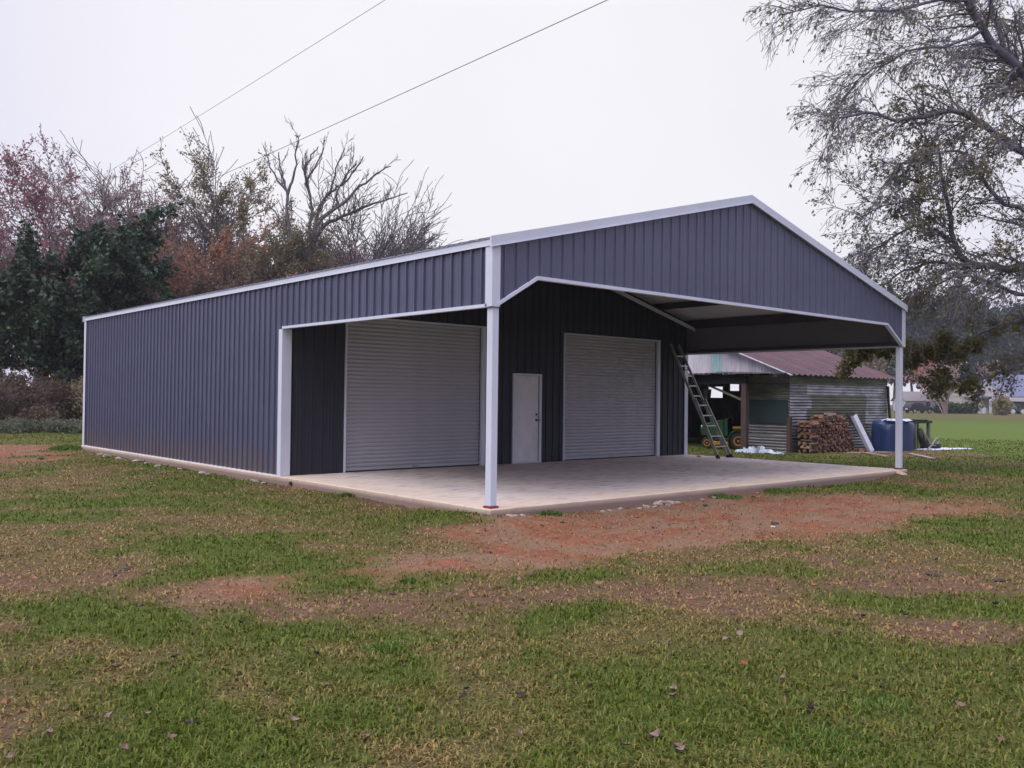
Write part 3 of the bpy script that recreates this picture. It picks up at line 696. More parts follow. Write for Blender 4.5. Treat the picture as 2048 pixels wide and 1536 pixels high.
for x, y, zz, a in ((18.9, 5.9, 1.17, 1.2), (19.5, 5.85, 1.22, .9), (19.8, 5.95, 1.2, -.7), (20.2, 5.9, 1.05, .4), (21.0, 5.5, .03, 1.3), (20.8, 5.45, .02, -.9)): put_log(x, y, zb + zz, a, 1.2)

# ------------------------------------------------------------------ things leaning and lying by the shed
def ground_thing(name, label, cat, x, y, group=None): return thing(name, label, cat, (x, y, gz(x, y)), 0, group)
g = ground_thing('trim_offcut', 'pale folded metal trim length leaning on the shed beside the firewood', 'metal trim', 21.2, 5.4)
build('channel', MB().prism([(-.1,-.06),(.1,-.06),(.1,.06),(.085,.06),(.085,-.045),(-.085,-.045),(-.085,.06),(-.1,.06)], 2, 0, 1.36,
      Matrix.Translation((21.36, 5.35, gz(21.2, 5.4))) @ Matrix.Rotation(-.36, 4, 'Y') @ Matrix.Rotation(-.30, 4, 'X') @ Matrix.Rotation(-.1, 4, 'Z')), mat('white_trim_coil', (.60,.62,.74), .5), g)
M_slab = mat('dark_bark', (.032,.027,.028), .95, 0, (.02,.017,.018), 6, 6, .6, 20)
for i, (bx, tx, wd, lab) in enumerate(((21.72, 21.28, .30, 'dark bark slab leaning on the shed next to the pale trim'), (22.05, 21.72, .26, 'dark bark slab leaning on the shed next to the blue cover'))):
    g = ground_thing('bark_slab', lab, 'bark slab', bx, 5.55)
    mb = MB(); vs = []; n = 12
    for k in range(n + 1):
        t_ = k / n; x = bx + (tx - bx)*t_; yy = 5.5 + .7*t_; zz = gz(bx, 5.55) + 1.28*t_; w2 = wd/2*R.uniform(.8, 1.12)
        vs += [(x - w2, yy, zz), (x + w2, yy + .02, zz), (x + w2*.6, yy - .06*R.uniform(.6, 1.3), zz), (x - w2*.5, yy - .07*R.uniform(.6, 1.3), zz)]
    fs = [(4*k + a, 4*k + (a+1) % 4, 4*k+4 + (a+1) % 4, 4*k+4 + a) for k in range(n) for a in range(4)] + [(0,1,2,3), (4*n+3, 4*n+2, 4*n+1, 4*n)]
    build('bark', mb.add(vs, fs), M_slab, g)
M_blue = mat('blue_tarpaulin', (.005,.025,.095), .5, 0, (.004,.019,.075), 2, 5, .25, 9)
g = ground_thing('covered_tank', 'round tank draped in a blue tarpaulin behind the right porch post', 'covered tank', 22.75, 5.1)
mb = MB(); vs = []; n = 44; prof = [(0, 1.02), (.4, 1.03), (.8, 1.02), (1.0, .985), (1.04, .93), (1.03, .7), (1.04, .4), (1.05, .0)]
for j, (rr, zz) in enumerate(prof):
    for k in range(n):
        a = 2*PI*k/n; e = 1 + (.02 + .03*(j >= 5))*math.sin(k*5*2*PI/n*1.0 + j*.4)*(j > 3) + .02*vnoise(np.array([k*.9]), np.array([j*.7]), 5)[0]
        c_, s_ = math.cos(a), math.sin(a); q = (abs(c_)**4 + abs(s_)**4)**.25
        vs.append((22.75 + rr*.86*e*c_/q**.7, 5.25 + rr*.5*e*s_/q**.7, gz(22.75, 5.1) - .02 + zz + (.035*math.sin(a*3 + 1) + .03*math.sin(a*7) if j in (1, 2, 3) else 0)))
mb.add(vs, [(j*n + k, j*n + (k+1) % n, (j+1)*n + (k+1) % n, (j+1)*n + k) for j in range(len(prof)-1) for k in range(n)])
build('tarpaulin', mb, M_blue, g, smooth=True)
for k in range(4):      # crumpled pale sheeting on the top
    a = k*1.5 + .4; x, y = 22.65 + .55*math.cos(a), 5.05 + .3*math.sin(a); z0 = gz(22.75, 5.1) + 1.03
    mb = MB(); vs = [(x + .3*math.cos(t_)*R.uniform(.6, 1.2), y + .2*math.sin(t_), z0 + R.uniform(-.01, .06)) for t_ in [2*PI*i/7 for i in range(7)]] + [(x, y, z0 + .09)]
    build('sheeting', mb.add(vs, [(i, (i+1) % 7, 7) for i in range(7)]), mat('pale_sheeting', (.45,.5,.62), .4) if k == 0 else bpy.data.materials['pale_sheeting'], g)
g = ground_thing('work_table', 'rough timber frame table with black top beyond the blue cover', 'table', 24.4, 5.2)
zt = gz(24.4, 5.2)
build('top', MB().box((23.7, 4.95, zt + .93), (25.12, 5.5, zt + 1.02)), M_slab, g)
for x, y in ((24.92, 5.0), (24.92, 5.42), (23.85, 5.0), (23.85, 5.42)): build('leg', MB().box((x - .05, y - .05, zt - .05), (x + .05, y + .05, zt + .93)), mat('greenish_timber', (.16,.17,.11), .9) if 'greenish_timber' not in bpy.data.materials else bpy.data.materials['greenish_timber'], g)
build('brace', MB().bar((24.2, 5.0, zt + .35), (24.95, 5.0, zt + .42), .06, .05), M_wood, g)
build('rag', MB().box((24.1, 4.93, zt + 1.02), (24.75, 5.3, zt + 1.07)), M_black, g, bevel=.02)
def tyre(x, y, z, ry, rz, lab):
    g = thing('old_tyre', lab, 'tyre', (x, y, z), 0, None); Mx = Matrix.Translation((x, y, z)) @ Matrix.Rotation(rz, 4, 'Z') @ Matrix.Rotation(ry, 4, 'X')
    m = MB().lathe((0,0,0), (0,1,0), [(.2, -.08), (.3, -.1), (.345, -.07), (.35, 0), (.345, .07), (.3, .1), (.2, .08), (.2, -.08)], 28); m.v = [tuple(Mx @ Vector(p)) for p in m.v]; m.f = [f for f in m.f if len(f) == 4]
    build('tread', m, M_black, g, smooth=True)
zt = gz(24.3, 4.9)
tyre(24.25, 4.95, zt + .40, -.25, .5, 'black tyre leaning under the rough table, the upright one')
tyre(24.75, 4.85, zt + .10, PI/2, 0, 'black tyre lying flat under the end of the rough table')
g = ground_thing('garden_hose', 'pale grey hose looped over the tyres under the table', 'hose', 24.4, 4.75)
pts = [(23.95, 4.8, zt + .85), (23.98, 4.7, zt + .55), (24.2, 4.62, zt + .22), (24.5, 4.6, zt + .12), (24.9, 4.62, zt + .25), (24.98, 4.66, zt + .42), (24.7, 4.64, zt + .38), (24.3, 4.6, zt + .16), (23.95, 4.6, zt + .03)]
build('hose', MB().tube(pts, .025, 6), mat('grey_hose', (.25,.25,.26), .6), g)
# ragged white plastic sheet, planks, bits on the ground
def ragged(name, label, cat, cx, cy, rx, ry, rot, m, hgt=.06, n=26, group=None):
    g = ground_thing(name, label, cat, cx, cy, group); mb = MB(); z0 = gz(cx, cy); vs = []
    for j in (1.0, .66, .33):
        for k in range(n):
            a = 2*PI*k/n; q = j*(R.uniform(.78, 1.1) if j == 1 else R.uniform(.9, 1.05)); px, py = rx*q*math.cos(a), ry*q*math.sin(a)
            X_, Y_ = cx + px*math.cos(rot) - py*math.sin(rot), cy + px*math.sin(rot) + py*math.cos(rot)
            vs.append((X_, Y_, gz(X_, Y_) + (.012 if j == 1 else R.uniform(.02, hgt))))
    vs.append((cx, cy, z0 + hgt)); L_ = len(vs) - 1
    fs = [(j*n + k, j*n + (k+1) % n, (j+1)*n + (k+1) % n, (j+1)*n + k) for j in range(2) for k in range(n)] + [(2*n + k, 2*n + (k+1) % n, L_) for k in range(n)]
    build(cat.replace(' ', '_') if cat != name else name + '_film', mb.add(vs, fs), m, g)
    return g
M_wplast = mat('white_plastic', (.62,.63,.70), .45, 0, (.45,.46,.52), 4)
ragged('plastic_sheet', 'flat white plastic sheet lying on the grass right of the rough table', 'sheet', 25.1, 4.5, 1.5, .42, -.32, M_wplast, .05)
g = ground_thing('crumpled_tarp', 'crumpled pale blue and white tarp at the foot of the shed post', 'tarp', 16.85, 6.8)
M_film = mat('pale_blue_film', (.30,.38,.48), .45, 0, (.55,.57,.62), 7)
for k in range(5):
    cx_, cy_ = 16.85 + (k - 2)*.13, 6.8 - (k - 2)*.26; mb = MB(); n = 9; z0 = gz(cx_, cy_); hh = (.10, .2, .26, .15, .07)[k]
    vs = [(cx_ + R.uniform(.6, 1.3)*rr*math.cos(2*PI*i/n + rr), cy_ + R.uniform(.5, 1.3)*rr*math.sin(2*PI*i/n + rr), z0 + (R.uniform(-.01, .03) if rr > .2 else R.uniform(.3, 1)*hh)) for rr in (.24, .17, .08) for i in range(n)] + [(cx_, cy_, z0 + hh*.7)]
    build('fold', mb.add(vs, [(q*n + i, q*n + (i+1) % n, (q+1)*n + (i+1) % n, (q+1)*n + i) for q in range(2) for i in range(n)] + [(2*n + i, 2*n + (i+1) % n, 3*n) for i in range(n)]), M_film, g)
M_plank = mat('pale_plank', (.36,.29,.24), .85, 0, (.24,.19,.16), 6, 6, .3, 40, (1, 5, 1))
for i, (a, c, lab) in enumerate((((21.2, 3.95), (18.75, 2.15), 'long pale plank lying on the grass behind the right post'), ((19.2, 5.05), (20.9, 4.5), 'pale plank lying along the front of the firewood'), ((19.9, 4.9), (18.5, 3.4), 'short pale plank lying between firewood and slab'))):
    g = ground_thing('plank', lab, 'plank', (a[0]+c[0])/2, (a[1]+c[1])/2)
    build('board', MB().bar((a[0], a[1], gz(*a) + .03), (c[0], c[1], gz(*c) + .035), .16 if i < 2 else .1, .035), M_plank, g)
M_rock = mat('pale_broken_concrete', (.40,.345,.31), .9, 0, (.25,.20,.17), 8, 6, .5, 30, vary=.15)
def rock_mesh(k):
    bm_ = MB(); n = 7; vs = [(0, 0, .5*R.uniform(.6, 1))]
    for j, (rr, zz) in enumerate(((.6, .42), (1, .1), (.9, -.3))):
        for i in range(n): a = 2*PI*i/n + j*.4; vs.append((rr*R.uniform(.7, 1.15)*math.cos(a), rr*R.uniform(.6, 1.1)*math.sin(a), zz*R.uniform(.7, 1.2)))
    fs = [(0, 1+i, 1+(i+1) % n) for i in range(n)] + [(1+j*n+i, 1+(j+1)*n+i, 1+(j+1)*n+(i+1) % n, 1+j*n+(i+1) % n) for j in range(2) for i in range(n)]
    me = bpy.data.meshes.new('rubble'); me.from_pydata([tuple(v) for v in vs], [], fs); me.materials.append(M_rock); return me
RM = [rock_mesh(k) for k in range(6)]
def rock(x, y, s, lab, group=None, name='concrete_chunk', cat='rubble', m=None):
    me = R.choice(RM)
    if m: me = me.copy(); me.materials[0] = m
    o = bpy.data.objects.new(name, me); C.objects.link(o); o.location = (x, y, gz(x, y) + s*.12); o.scale = (s, s*R.uniform(.6, 1), s*R.uniform(.5, .8)); o.rotation_euler = (R.uniform(-.2, .2), R.uniform(-.2, .2), R.uniform(0, 6))
    return tag(o, lab, cat, group)
gl_ = 'pale broken concrete along the front slab edge'
for x, y, s in ((3.02,-.22,.11), (3.22,-.30,.13), (3.4,-.26,.12), (3.62,-.24,.12), (3.3,-.44,.07), (3.0,-.42,.06), (2.2,-.22,.06), (2.0,-.25,.05), (2.4,-.24,.06), (.22,-.24,.07), (.1,-.3,.06), (.36,-.27,.05), (4.5,-.2,.06), (4.8,-.24,.07), (5.3,-.22,.06), (6.1,-.22,.05), (2.75,-.3,.08), (3.8,-.22,.07)):
    rock(x, y, s, 'pale chunk of broken concrete lying against the front slab edge', gl_)
for x, y, s in ((-.32,15.2,.16), (-.3,14.3,.12), (-.28,13.1,.14), (-.26,12.5,.1), (-.3,11.6,.1), (-.24,9.2,.1), (-.25,8.9,.08), (-.28,6.6,.1), (-.3,6.2,.09), (-.27,7.2,.07), (-.25,10.4,.07), (-.28,15.9,.1)):
    rock(x, y, s, 'pale chunk of broken concrete lying against the long side wall', 'pale broken concrete along the side wall')
rock(11.75, -.16, .16, 'pinkish concrete lump at the slab edge by the right post', m=mat('pinkish_concrete', (.5,.36,.31), .9))
rock(2.66, -2.72, .035, 'small white stone on the red dirt', name='white_stone', cat='stone', m=mat('white_stone_face', (.7,.68,.66), .8))
M_clod = mat('dark_clod', (.10,.07,.05), .95, 0, (.055,.04,.03), 8, 5, .5, 30)
for x, y, s in ((-5.02,-.6,.17), (-5.15,-.75,.13), (2.9,-2.6,.13), (-3.5,.53,.1), (-4.95,-.96,.1), (.9,-5.6,.16), (1.1,-6.1,.13), (-1.1,-4.75,.08), (-1.6,-1.9,.08), (-3.6,-3.0,.09), (.4,-1.0,.08), (-2.2,-3.2,.08), (-5.4,-2.1,.1), (-1.95,14.2,.16), (-1.8,15.6,.2), (-2.2,16.6,.2), (3.9,-.7,.1), (5.4,-.6,.1)):
    rock(x, y, s*.5, 'dark earth clod lying on the worn lawn', 'dark earth clods on the worn lawn', 'earth_clod', 'clod', M_clod)
pt = thing('pipe_stub', 'black pipe stub set in the side edge of the slab', 'pipe', (-.08, 5.55, -.08)); build('stub', MB().tube([(-.05, 5.55, -.09), (-.11, 5.55, -.09)], .035, 8), M_black, pt)
rock(11.6, 5.2, .08, 'small pale scrap lying on the slab beside the ladder', name='scrap', cat='scrap').location.z = .02

# ------------------------------------------------------------------ trees
def tubes_batch(polys, rads, ns):
    """polys (B,N,3), rads (B,N) -> verts, quads"""
    P = np.asarray(polys, np.float64); r = np.asarray(rads, np.float64); B, Np, _ = P.shape
    T = np.empty_like(P); T[:, 1:-1] = P[:, 2:] - P[:, :-2]; T[:, 0] = P[:, 1] - P[:, 0]; T[:, -1] = P[:, -1] - P[:, -2]
    T /= np.linalg.norm(T, axis=-1, keepdims=True) + 1e-9
    ref = np.where(np.abs(T[:, :1, 2:3]) < .9, np.array([0, 0, 1.]), np.array([1., 0, 0])) * np.ones_like(T)
    A = np.cross(T, ref); A /= np.linalg.norm(A, axis=-1, keepdims=True) + 1e-9; Bv = np.cross(T, A)
    a = 2*np.pi*np.arange(ns)/ns
    V = P[:, :, None] + (A[:, :, None]*np.cos(a)[:, None] + Bv[:, :, None]*np.sin(a)[:, None]) * r[:, :, None, None]
    base = (np.arange(B)*Np*ns)[:, None, None] + (np.arange(Np-1)*ns)[None, :, None]
    k = np.arange(ns)[None, None]; k2 = (k + 1) % ns
    F = np.stack([base + k, base + k2, base + ns + k2, base + ns + k], -1).reshape(-1, 4)
    return V.reshape(-1, 3), F
class Wood:
    def __init__(s): s.b = {}
    def add(s, pts, rad, ns): s.b.setdefault((len(pts), ns), []).append((pts, rad))
    def mesh(s, name, m, parent):
        V = []; F = []; o = 0
        for (n, ns), L in s.b.items():
            v, f = tubes_batch([p for p, _ in L], [r for _, r in L], ns); V.append(v); F.append(f + o); o += len(v)
        return np_mesh(name, np.concatenate(V), np.concatenate(F), m, parent, smooth=True)
def leaf_mesh(name, sites, size, m, parent, lw=.5, droop=.0, jit=.1):
    n = len(sites); P = np.asarray(sites) + rng.normal(0, jit, (n, 3)); s = size * rng.uniform(.6, 1.3, n)
    d = rng.normal(0, 1, (n, 3)); d[:, 2] -= droop; d /= np.linalg.norm(d, axis=1, keepdims=True)
    q = rng.normal(0, 1, (n, 3)); q = np.cross(d, q); q /= np.linalg.norm(q, axis=1, keepdims=True); nn = np.cross(d, q)
    s = s[:, None]
    V = np.stack([P, P + d*s*.5 + q*s*lw*.5 + nn*s*.08, P + d*s, P + d*s*.5 - q*s*lw*.5 + nn*s*.08], 1).reshape(-1, 3)
    F = np.arange(4*n).reshape(n, 4)
    o = np_mesh(name, V, F, m, parent); o['kind'] = 'stuff'; return o
def rdir(r): 
    v = Vector((r.gauss(0, 1), r.gauss(0, 1), r.gauss(0, 1))); return v.normalized()
def grow(W, LS, r, p, d, L, rad, lvl, P):
    n = 5 if lvl < 2 else 4
    pts = [tuple(p)]; dirs = [d.copy()]; q = p.copy(); dd = d.copy()
    for i in range(n):
        dd = (dd + rdir(r) * P['wander'][lvl] + Vector((0, 0, P['up'][lvl]))).normalized(); q = q + dd * (L / n); pts.append(tuple(q)); dirs.append(dd.copy())
    e = P.get('taper', .35)
    rd = [max(P['rmin'], rad * (1 - (1 - e) * i / n)) for i in range(n + 1)]
    W.add(pts, rd, 7 if lvl == 0 else (5 if lvl == 1 else 3))
    if lvl + 1 < P['levels']:
        k = P['kids'][lvl]; k = max(1, int(round(k * r.uniform(.75, 1.25))))
        for j in range(k):
            t = P['t0'][lvl] + (1 - P['t0'][lvl]) * ((j + r.random()) / k); f = t * n; i = min(n - 1, int(f)); f -= i
            b = Vector(pts[i]).lerp(Vector(pts[i+1]), f); tan = dirs[i+1]
            side = rdir(r); side = (side - tan * side.dot(tan)).normalized()
            a = P['ang'][lvl] * r.uniform(.7, 1.25); nd = (tan * math.cos(a) + side * math.sin(a)).normalized()
            ll = L * P['lr'][lvl] * r.uniform(.7, 1.2) * (1.15 - .5*t if lvl else 1.1 - .35*t)
            grow(W, LS, r, b, nd, ll, max(P['rmin'], rd[i+1] * P['rr'][lvl]), lvl + 1, P)
        if lvl >= 1 and P.get('tip', True): grow(W, LS, r, q, dd, L*.5, rd[-1], min(lvl + 1, P['levels']-1), P)
    if lvl >= P['levels'] - 2 and P['leaves'] > 0:
        c = P['leaves'] * (1 if lvl == P['levels'] - 1 else .4); zz = (p.z - P['z0']) / P['H']
        c *= P.get('fade', lambda z: 1)(zz)
        k = int(c) + (r.random() < c % 1)
        for _ in range(k):
            i = r.randrange(n); LS.append(tuple(Vector(pts[i]).lerp(Vector(pts[i+1]), r.random())))
def tree(name, label, x, y, H, P, bark, leafm, lsize, seed, group=None, lean=(0, 0), lw=.6, jit=.12, cat='tree'):
    r = random.Random(seed); z0 = gz(x, y) - .1; g = thing(name, label, cat, (x, y, z0), 0, group); W = Wood(); LS = []
    P = dict(P); P['z0'] = z0; P['H'] = H
    for _ in range(P.get('stems', 1)):
        d = Vector((lean[0] + r.gauss(0, P.get('sp', .03)), lean[1] + r.gauss(0, P.get('sp', .03)), 1)).normalized()
        grow(W, LS, r, Vector((x + r.gauss(0, P.get('sp', 0)), y + r.gauss(0, P.get('sp', 0)), z0)), d, H * P['trunk'], P['r0'], 0, P)
    top = float(np.percentile([q[2] for L in W.b.values() for p_, _ in L for q in p_], 98.5 if cat == 'tree' else 100)); k = H / (top - z0)
    def sc3(q): return (x + (q[0]-x)*k*P.get('wide', 1), y + (q[1]-y)*k*P.get('wide', 1), z0 + (q[2]-z0)*k)
    for key in W.b: W.b[key] = [([sc3(q) for q in p_], r_) for p_, r_ in W.b[key]]
    LS = [sc3(q) for q in LS]
    W.mesh('trunk' if cat == 'tree' else 'stems', bark, g)
    if LS and leafm: leaf_mesh('crown', LS, lsize, leafm, g, lw, .3, jit)
    return g
BASE = dict(levels=4, trunk=.72, r0=.22, rmin=.017, kids=[11, 7, 6], t0=[.30, .2, .15], ang=[.75, .7, .7], lr=[.48, .5, .5], rr=[.55, .6, .6],
            wander=[.06, .14, .2, .25], up=[.03, .06, .05, .02], leaves=4)
def V_(**k): d = dict(BASE); d.update(k); return d
BARE = V_(leaves=.0, kids=[12, 8, 7], r0=.2, rmin=.014)
SPARSE = V_(leaves=3.2, kids=[10, 7, 6]); MIDL = V_(leaves=7); FULL = V_(leaves=13, kids=[12, 8, 6], t0=[.2, .2, .15])
EVER = V_(leaves=26, kids=[18, 8, 5], t0=[.06, .15, .1], ang=[1.0, .75, .7], lr=[.42, .5, .5], up=[.02, .03, .0, -.03], trunk=.8)
LIMB = V_(leaves=0, kids=[9, 5, 4], t0=[.25, .3, .3], ang=[.62, .5, .6], lr=[.72, .42, .45], rr=[.62, .5, .45], up=[.0, .10, .14, .06], wander=[.08, .12, .18, .22], r0=.34, rmin=.022, trunk=.5, taper=.45)
L_dull = leaf_mat('grey_brown_leaves', [(0.319, 0.232, 0.232), (0.466, 0.33, 0.281), (0.221, 0.196, 0.196)], 0.5)
L_plum = leaf_mat('plum_red_leaves', [(0.27, 0.125, 0.146), (0.416, 0.177, 0.177), (0.187, 0.135, 0.156)], 0.5)
L_russ = leaf_mat('russet_leaves', [(0.486, 0.194, 0.121), (0.324, 0.162, 0.114), (0.244, 0.194, 0.106), (0.551, 0.227, 0.154)], 0.5)
L_pink = leaf_mat('salmon_leaves', [(0.628, 0.209, 0.158), (0.478, 0.194, 0.143), (0.329, 0.194, 0.135)], 0.5)
L_oliv = leaf_mat('olive_leaves', [(0.218, 0.209, 0.1), (0.309, 0.246, 0.127), (0.155, 0.164, 0.091), (0.346, 0.218, 0.146)], 0.5)
L_dark = leaf_mat('dark_evergreen_leaves', [(0.029, 0.055, 0.029), (0.048, 0.081, 0.037), (0.019, 0.035, 0.022)], 0.15, .45)
L_pine = leaf_mat('pine_needles', [(0.022, 0.043, 0.037), (0.035, 0.056, 0.043), (0.016, 0.03, 0.027)], 0.15)
L_brsh = leaf_mat('brown_brush_leaves', [(0.131, 0.079, 0.066), (0.175, 0.096, 0.079), (0.096, 0.079, 0.053), (0.149, 0.122, 0.061)], 0.4)
fadeup = lambda z: max(.25, 1.35 - 1.1*z)
DN = 1.7
T = [  # name, label, x, y, height, style, bark, leaves, leaf size, seed, extra
 ('bare_tree', 'tall grey tree at the far left edge with thinning plum leaves', 2.6, 45.5, 13.4, V_(leaves=4), M_bark, L_plum, .17, 1, {}),
 ('maple_tree', 'dark red leaved tree top rising behind the evergreens at the far left', 4.4, 43.4, 14.2, V_(leaves=6), M_bark, L_plum, .19, 2, {}),
 ('sweetgum_tree', 'tall thin tree with small dark leaves above the evergreens', 7.6, 43.2, 15.0, V_(leaves=3.4, trunk=.78, lr=[.38,.5,.5]), M_bark, L_dull, .17, 3, {}),
 ('magnolia_tree', 'dark evergreen tree at the far left beside the brown brush', 3.5, 37.4, 8.2, EVER, M_bark, L_dark, .26, 4, {}),
 ('magnolia_tree', 'broad dark evergreen tree just left of the back corner of the shop', 5.4, 36.2, 9.6, EVER, M_bark, L_dark, .26, 5, {}),
 ('cedar_tree', 'dark evergreen tree peeping over the back corner of the shop roof', 7.6, 37.4, 6.6, EVER, M_bark, L_dark, .26, 6, {}),
 ('grey_tree', 'bare twiggy grey tree between the dark leaved and the tall olive tree', 12.6, 44.0, 14.9, V_(leaves=.25, trunk=.42, lr=[.95,.52,.5], kids=[11,9,9], ang=[.66,.6,.65], t0=[.4,.15,.1], up=[.02,.05,.05,.02], r0=.24, rr=[.6,.5,.5], rmin=.019), M_bark, L_dull, .15, 7, {}),
 ('oak_tree', 'tallest tree behind the shop with a sparse olive top', 14.0, 40.9, 15.4, V_(leaves=6.5, trunk=.8, lr=[.36,.5,.5], kids=[13,7,6], t0=[.3,.2,.15]), M_bark, L_oliv, .19, 8, {}),
 ('russet_tree', 'russet leaved tree low over the middle of the shop roof', 11.6, 38.6, 10.6, V_(leaves=8), M_bark, L_russ, .18, 9, {}),
 ('russet_tree', 'brownish pink tree behind the evergreens near the roof edge', 10.6, 45.5, 11.8, V_(leaves=7), M_bark2, L_russ, .19, 10, {}),
 ('russet_tree', 'salmon leaved tree beneath the bare forked limbs', 19.6, 36.8, 9.2, V_(leaves=7), M_bark2, L_pink, .17, 12, {}),
 ('olive_tree', 'olive brown tree left of the bare forked tree', 15.0, 36.6, 11.5, V_(leaves=7), M_bark, L_oliv, .18, 13, {}),
 ('bare_tree', 'fine twigged bare tree with a rounded crown right of the forked tree', 21.4, 36.9, 13.4, V_(leaves=.25, trunk=.42, lr=[.95,.52,.5], kids=[11,9,9], ang=[.66,.6,.65], t0=[.4,.15,.1], up=[.02,.05,.05,.02], r0=.24, rr=[.6,.5,.5], rmin=.019), M_bark, L_dull, .14, 14, {}),
 ('bare_tree', 'low bare tree nearest the roof peak on the rear tree line', 23.4, 39.0, 11.4, V_(leaves=.25, trunk=.42, lr=[.95,.52,.5], kids=[11,9,9], ang=[.66,.6,.65], t0=[.4,.15,.1], up=[.02,.05,.05,.02], r0=.24, rr=[.6,.5,.5], rmin=.019), M_bark, L_dull, .14, 15, {}),
 ('bare_tree', 'broad bare tree of fine twigs behind the right limbs of the forked tree', 19.9, 38.0, 13.6, V_(leaves=.25, trunk=.42, lr=[.95,.52,.5], kids=[11,9,9], ang=[.66,.6,.65], t0=[.4,.15,.1], up=[.02,.05,.05,.02], r0=.24, rr=[.6,.5,.5], rmin=.019), M_bark, L_dull, .14, 31, {}),
 ('russet_tree', 'small salmon and grey tree between the forked tree and the round bare crown', 21.2, 40.6, 11.0, V_(leaves=3.5), M_bark2, L_pink, .16, 16, {}),
 ('russet_tree', 'dull russet tree low behind the long eave of the shop', 14.0, 33.8, 7.6, V_(leaves=8), M_bark2, L_russ, .17, 17, {}),
 ('russet_tree', 'brown leaved sapling behind the evergreens by the roof edge', 9.4, 34.6, 7.6, V_(leaves=8), M_bark2, L_brsh, .17, 18, {}),
 ('grey_tree', 'grey brown tree filling the gap left of the tall olive tree', 12.0, 47.5, 13.4, V_(leaves=4), M_bark, L_dull, .19, 19, {}),
]
for (nm_, lab, x, y, H, P, bk_, lf_, ls_, sd_, ex) in T: tree(nm_, lab, x, y, H, dict(P, leaves=P['leaves']*(1.15 if P is EVER else DN), kids=P['kids'] if P is EVER else [P['kids'][0]+3, P['kids'][1]+1, P['kids'][2]+1], wide=1.0 if P is EVER else 1.15), bk_, lf_, ls_*(1 if P is EVER else .86), sd_, 'trees along the back of the lot', **ex)
for k in range(18):
    x = -8 + k*2.5 + R.uniform(-1.0, 1.0); y = 53 - .3*k + R.uniform(-2.5, 3)
    tree('wood_tree', 'thin grey tree deep in the wood behind the other trees', x, y, R.uniform(11.5, 13.5), V_(leaves=7, kids=[12,7,5], t0=[.15,.2,.15], wide=1.15), M_bark, (L_dull, L_plum, L_brsh)[k % 3], .24, 100 + k, 'thin trees deep in the wood')
dead = thing('dead_tree', 'leafless tree with thick forked limbs standing behind the shop roof', 'tree', (16.85, 35.4, -.2), 0, 'trees along the back of the lot')
DT = [[(16.85,35.4,-.3),(16.82,35.42,2.0),(16.78,35.43,4.05),(16.7,35.46,5.72),(16.6,35.51,7.95),(16.44,35.61,10.01),(16.59,35.43,11.96),(16.38,35.6,13.19),(16.13,35.79,14.41),(16.16,35.76,14.77)],
 [(16.6,35.5,7.4),(15.73,35.71,9.55),(15.41,35.96,11.01),(15.38,35.95,12.72),(14.91,36.35,13.43),(14.56,36.64,14.28),(14.47,36.71,14.84)],
 [(15.38,35.95,12.6),(15.53,35.4,13.87),(15.55,35.36,15.08),(15.68,35.23,15.55),(15.47,35.41,15.82)], [(15.4,36.0,12.6),(15.46,36.41,13.17),(15.21,36.6,14.39),(15.15,36.64,15.06)],
 [(16.55,35.55,12.6),(16.44,35.94,13.51),(16.88,35.53,14.49),(17.18,35.25,15.42)], [(16.35,35.6,13.2),(16.0,35.25,13.92),(16.29,34.97,14.89),(16.55,34.74,15.26)],
 [(16.68,35.5,7.6),(16.79,35.86,8.56),(16.86,35.76,10.33),(17.06,35.55,12.05),(17.59,35.06,13.18),(17.75,34.89,14.42),(18.11,34.55,15.41)], [(17.5,35.2,12.8),(17.71,35.49,13.02),(18.44,34.84,13.65),(18.99,34.33,14.79),(19.12,34.21,15.08)],
 [(16.82,35.8,9.6),(16.88,35.47,10.92),(17.06,35.3,11.39),(17.96,34.48,12.28),(18.7,33.81,13.27),(19.42,33.16,14.03),(19.96,32.68,14.4)], [(17.8,34.7,12.1),(17.58,34.55,12.84),(17.94,34.21,13.71),(18.38,33.8,14.44)],
 [(16.8,35.8,8.7),(17.24,36.23,10.35),(17.65,35.85,11.3),(18.39,35.19,11.71),(19.15,34.51,12.2),(20.25,33.53,12.73),(21.14,32.74,13.09)], [(15.75,35.7,9.5),(15.33,35.25,9.99),(14.91,35.61,10.81),(14.54,35.91,11.62),(14.17,36.23,12.02)]]
DW = Wood(); rd_ = random.Random(3)
for i, pl in enumerate(DT):
    m_ = len(pl)*3; p = np.array(pl); d_ = np.concatenate([[0], np.cumsum(np.linalg.norm(np.diff(p, axis=0), axis=1))]); tt = np.linspace(0, d_[-1], m_)
    pp = np.stack([np.interp(tt, d_, p[:, k]) for k in range(3)], -1); pp[1:-1] += rng.normal(0, .03, (m_-2, 3))
    r0 = .27 if i == 0 else (.15 if i in (1, 6, 8, 10) else .08); rr = np.linspace(r0, .028, m_); DW.add([tuple(q) for q in pp], list(rr), 8)
    for k in range(int(d_[-1]*1.5)):
        a_ = rd_.uniform(.35 if i else .5, .98)*(m_-1.01); q = int(a_); b_ = Vector(pp[q]); tan = (Vector(pp[q+1]) - b_).normalized()
        grow(DW, [], rd_, b_, (tan*.7 + rdir(rd_)*.7 + Vector((0,0,.35))).normalized(), rd_.uniform(.4, 1.1), max(.02, rr[q]*.4), 0, dict(levels=3, kids=[3, 3], t0=[.3, .2], ang=[.55, .6], lr=[.5, .5], rr=[.6, .6], wander=[.2, .25, .25], up=[.1, .1, .05], rmin=.011, leaves=0, z0=0, H=15))
DW.mesh('trunk', M_bark, dead)
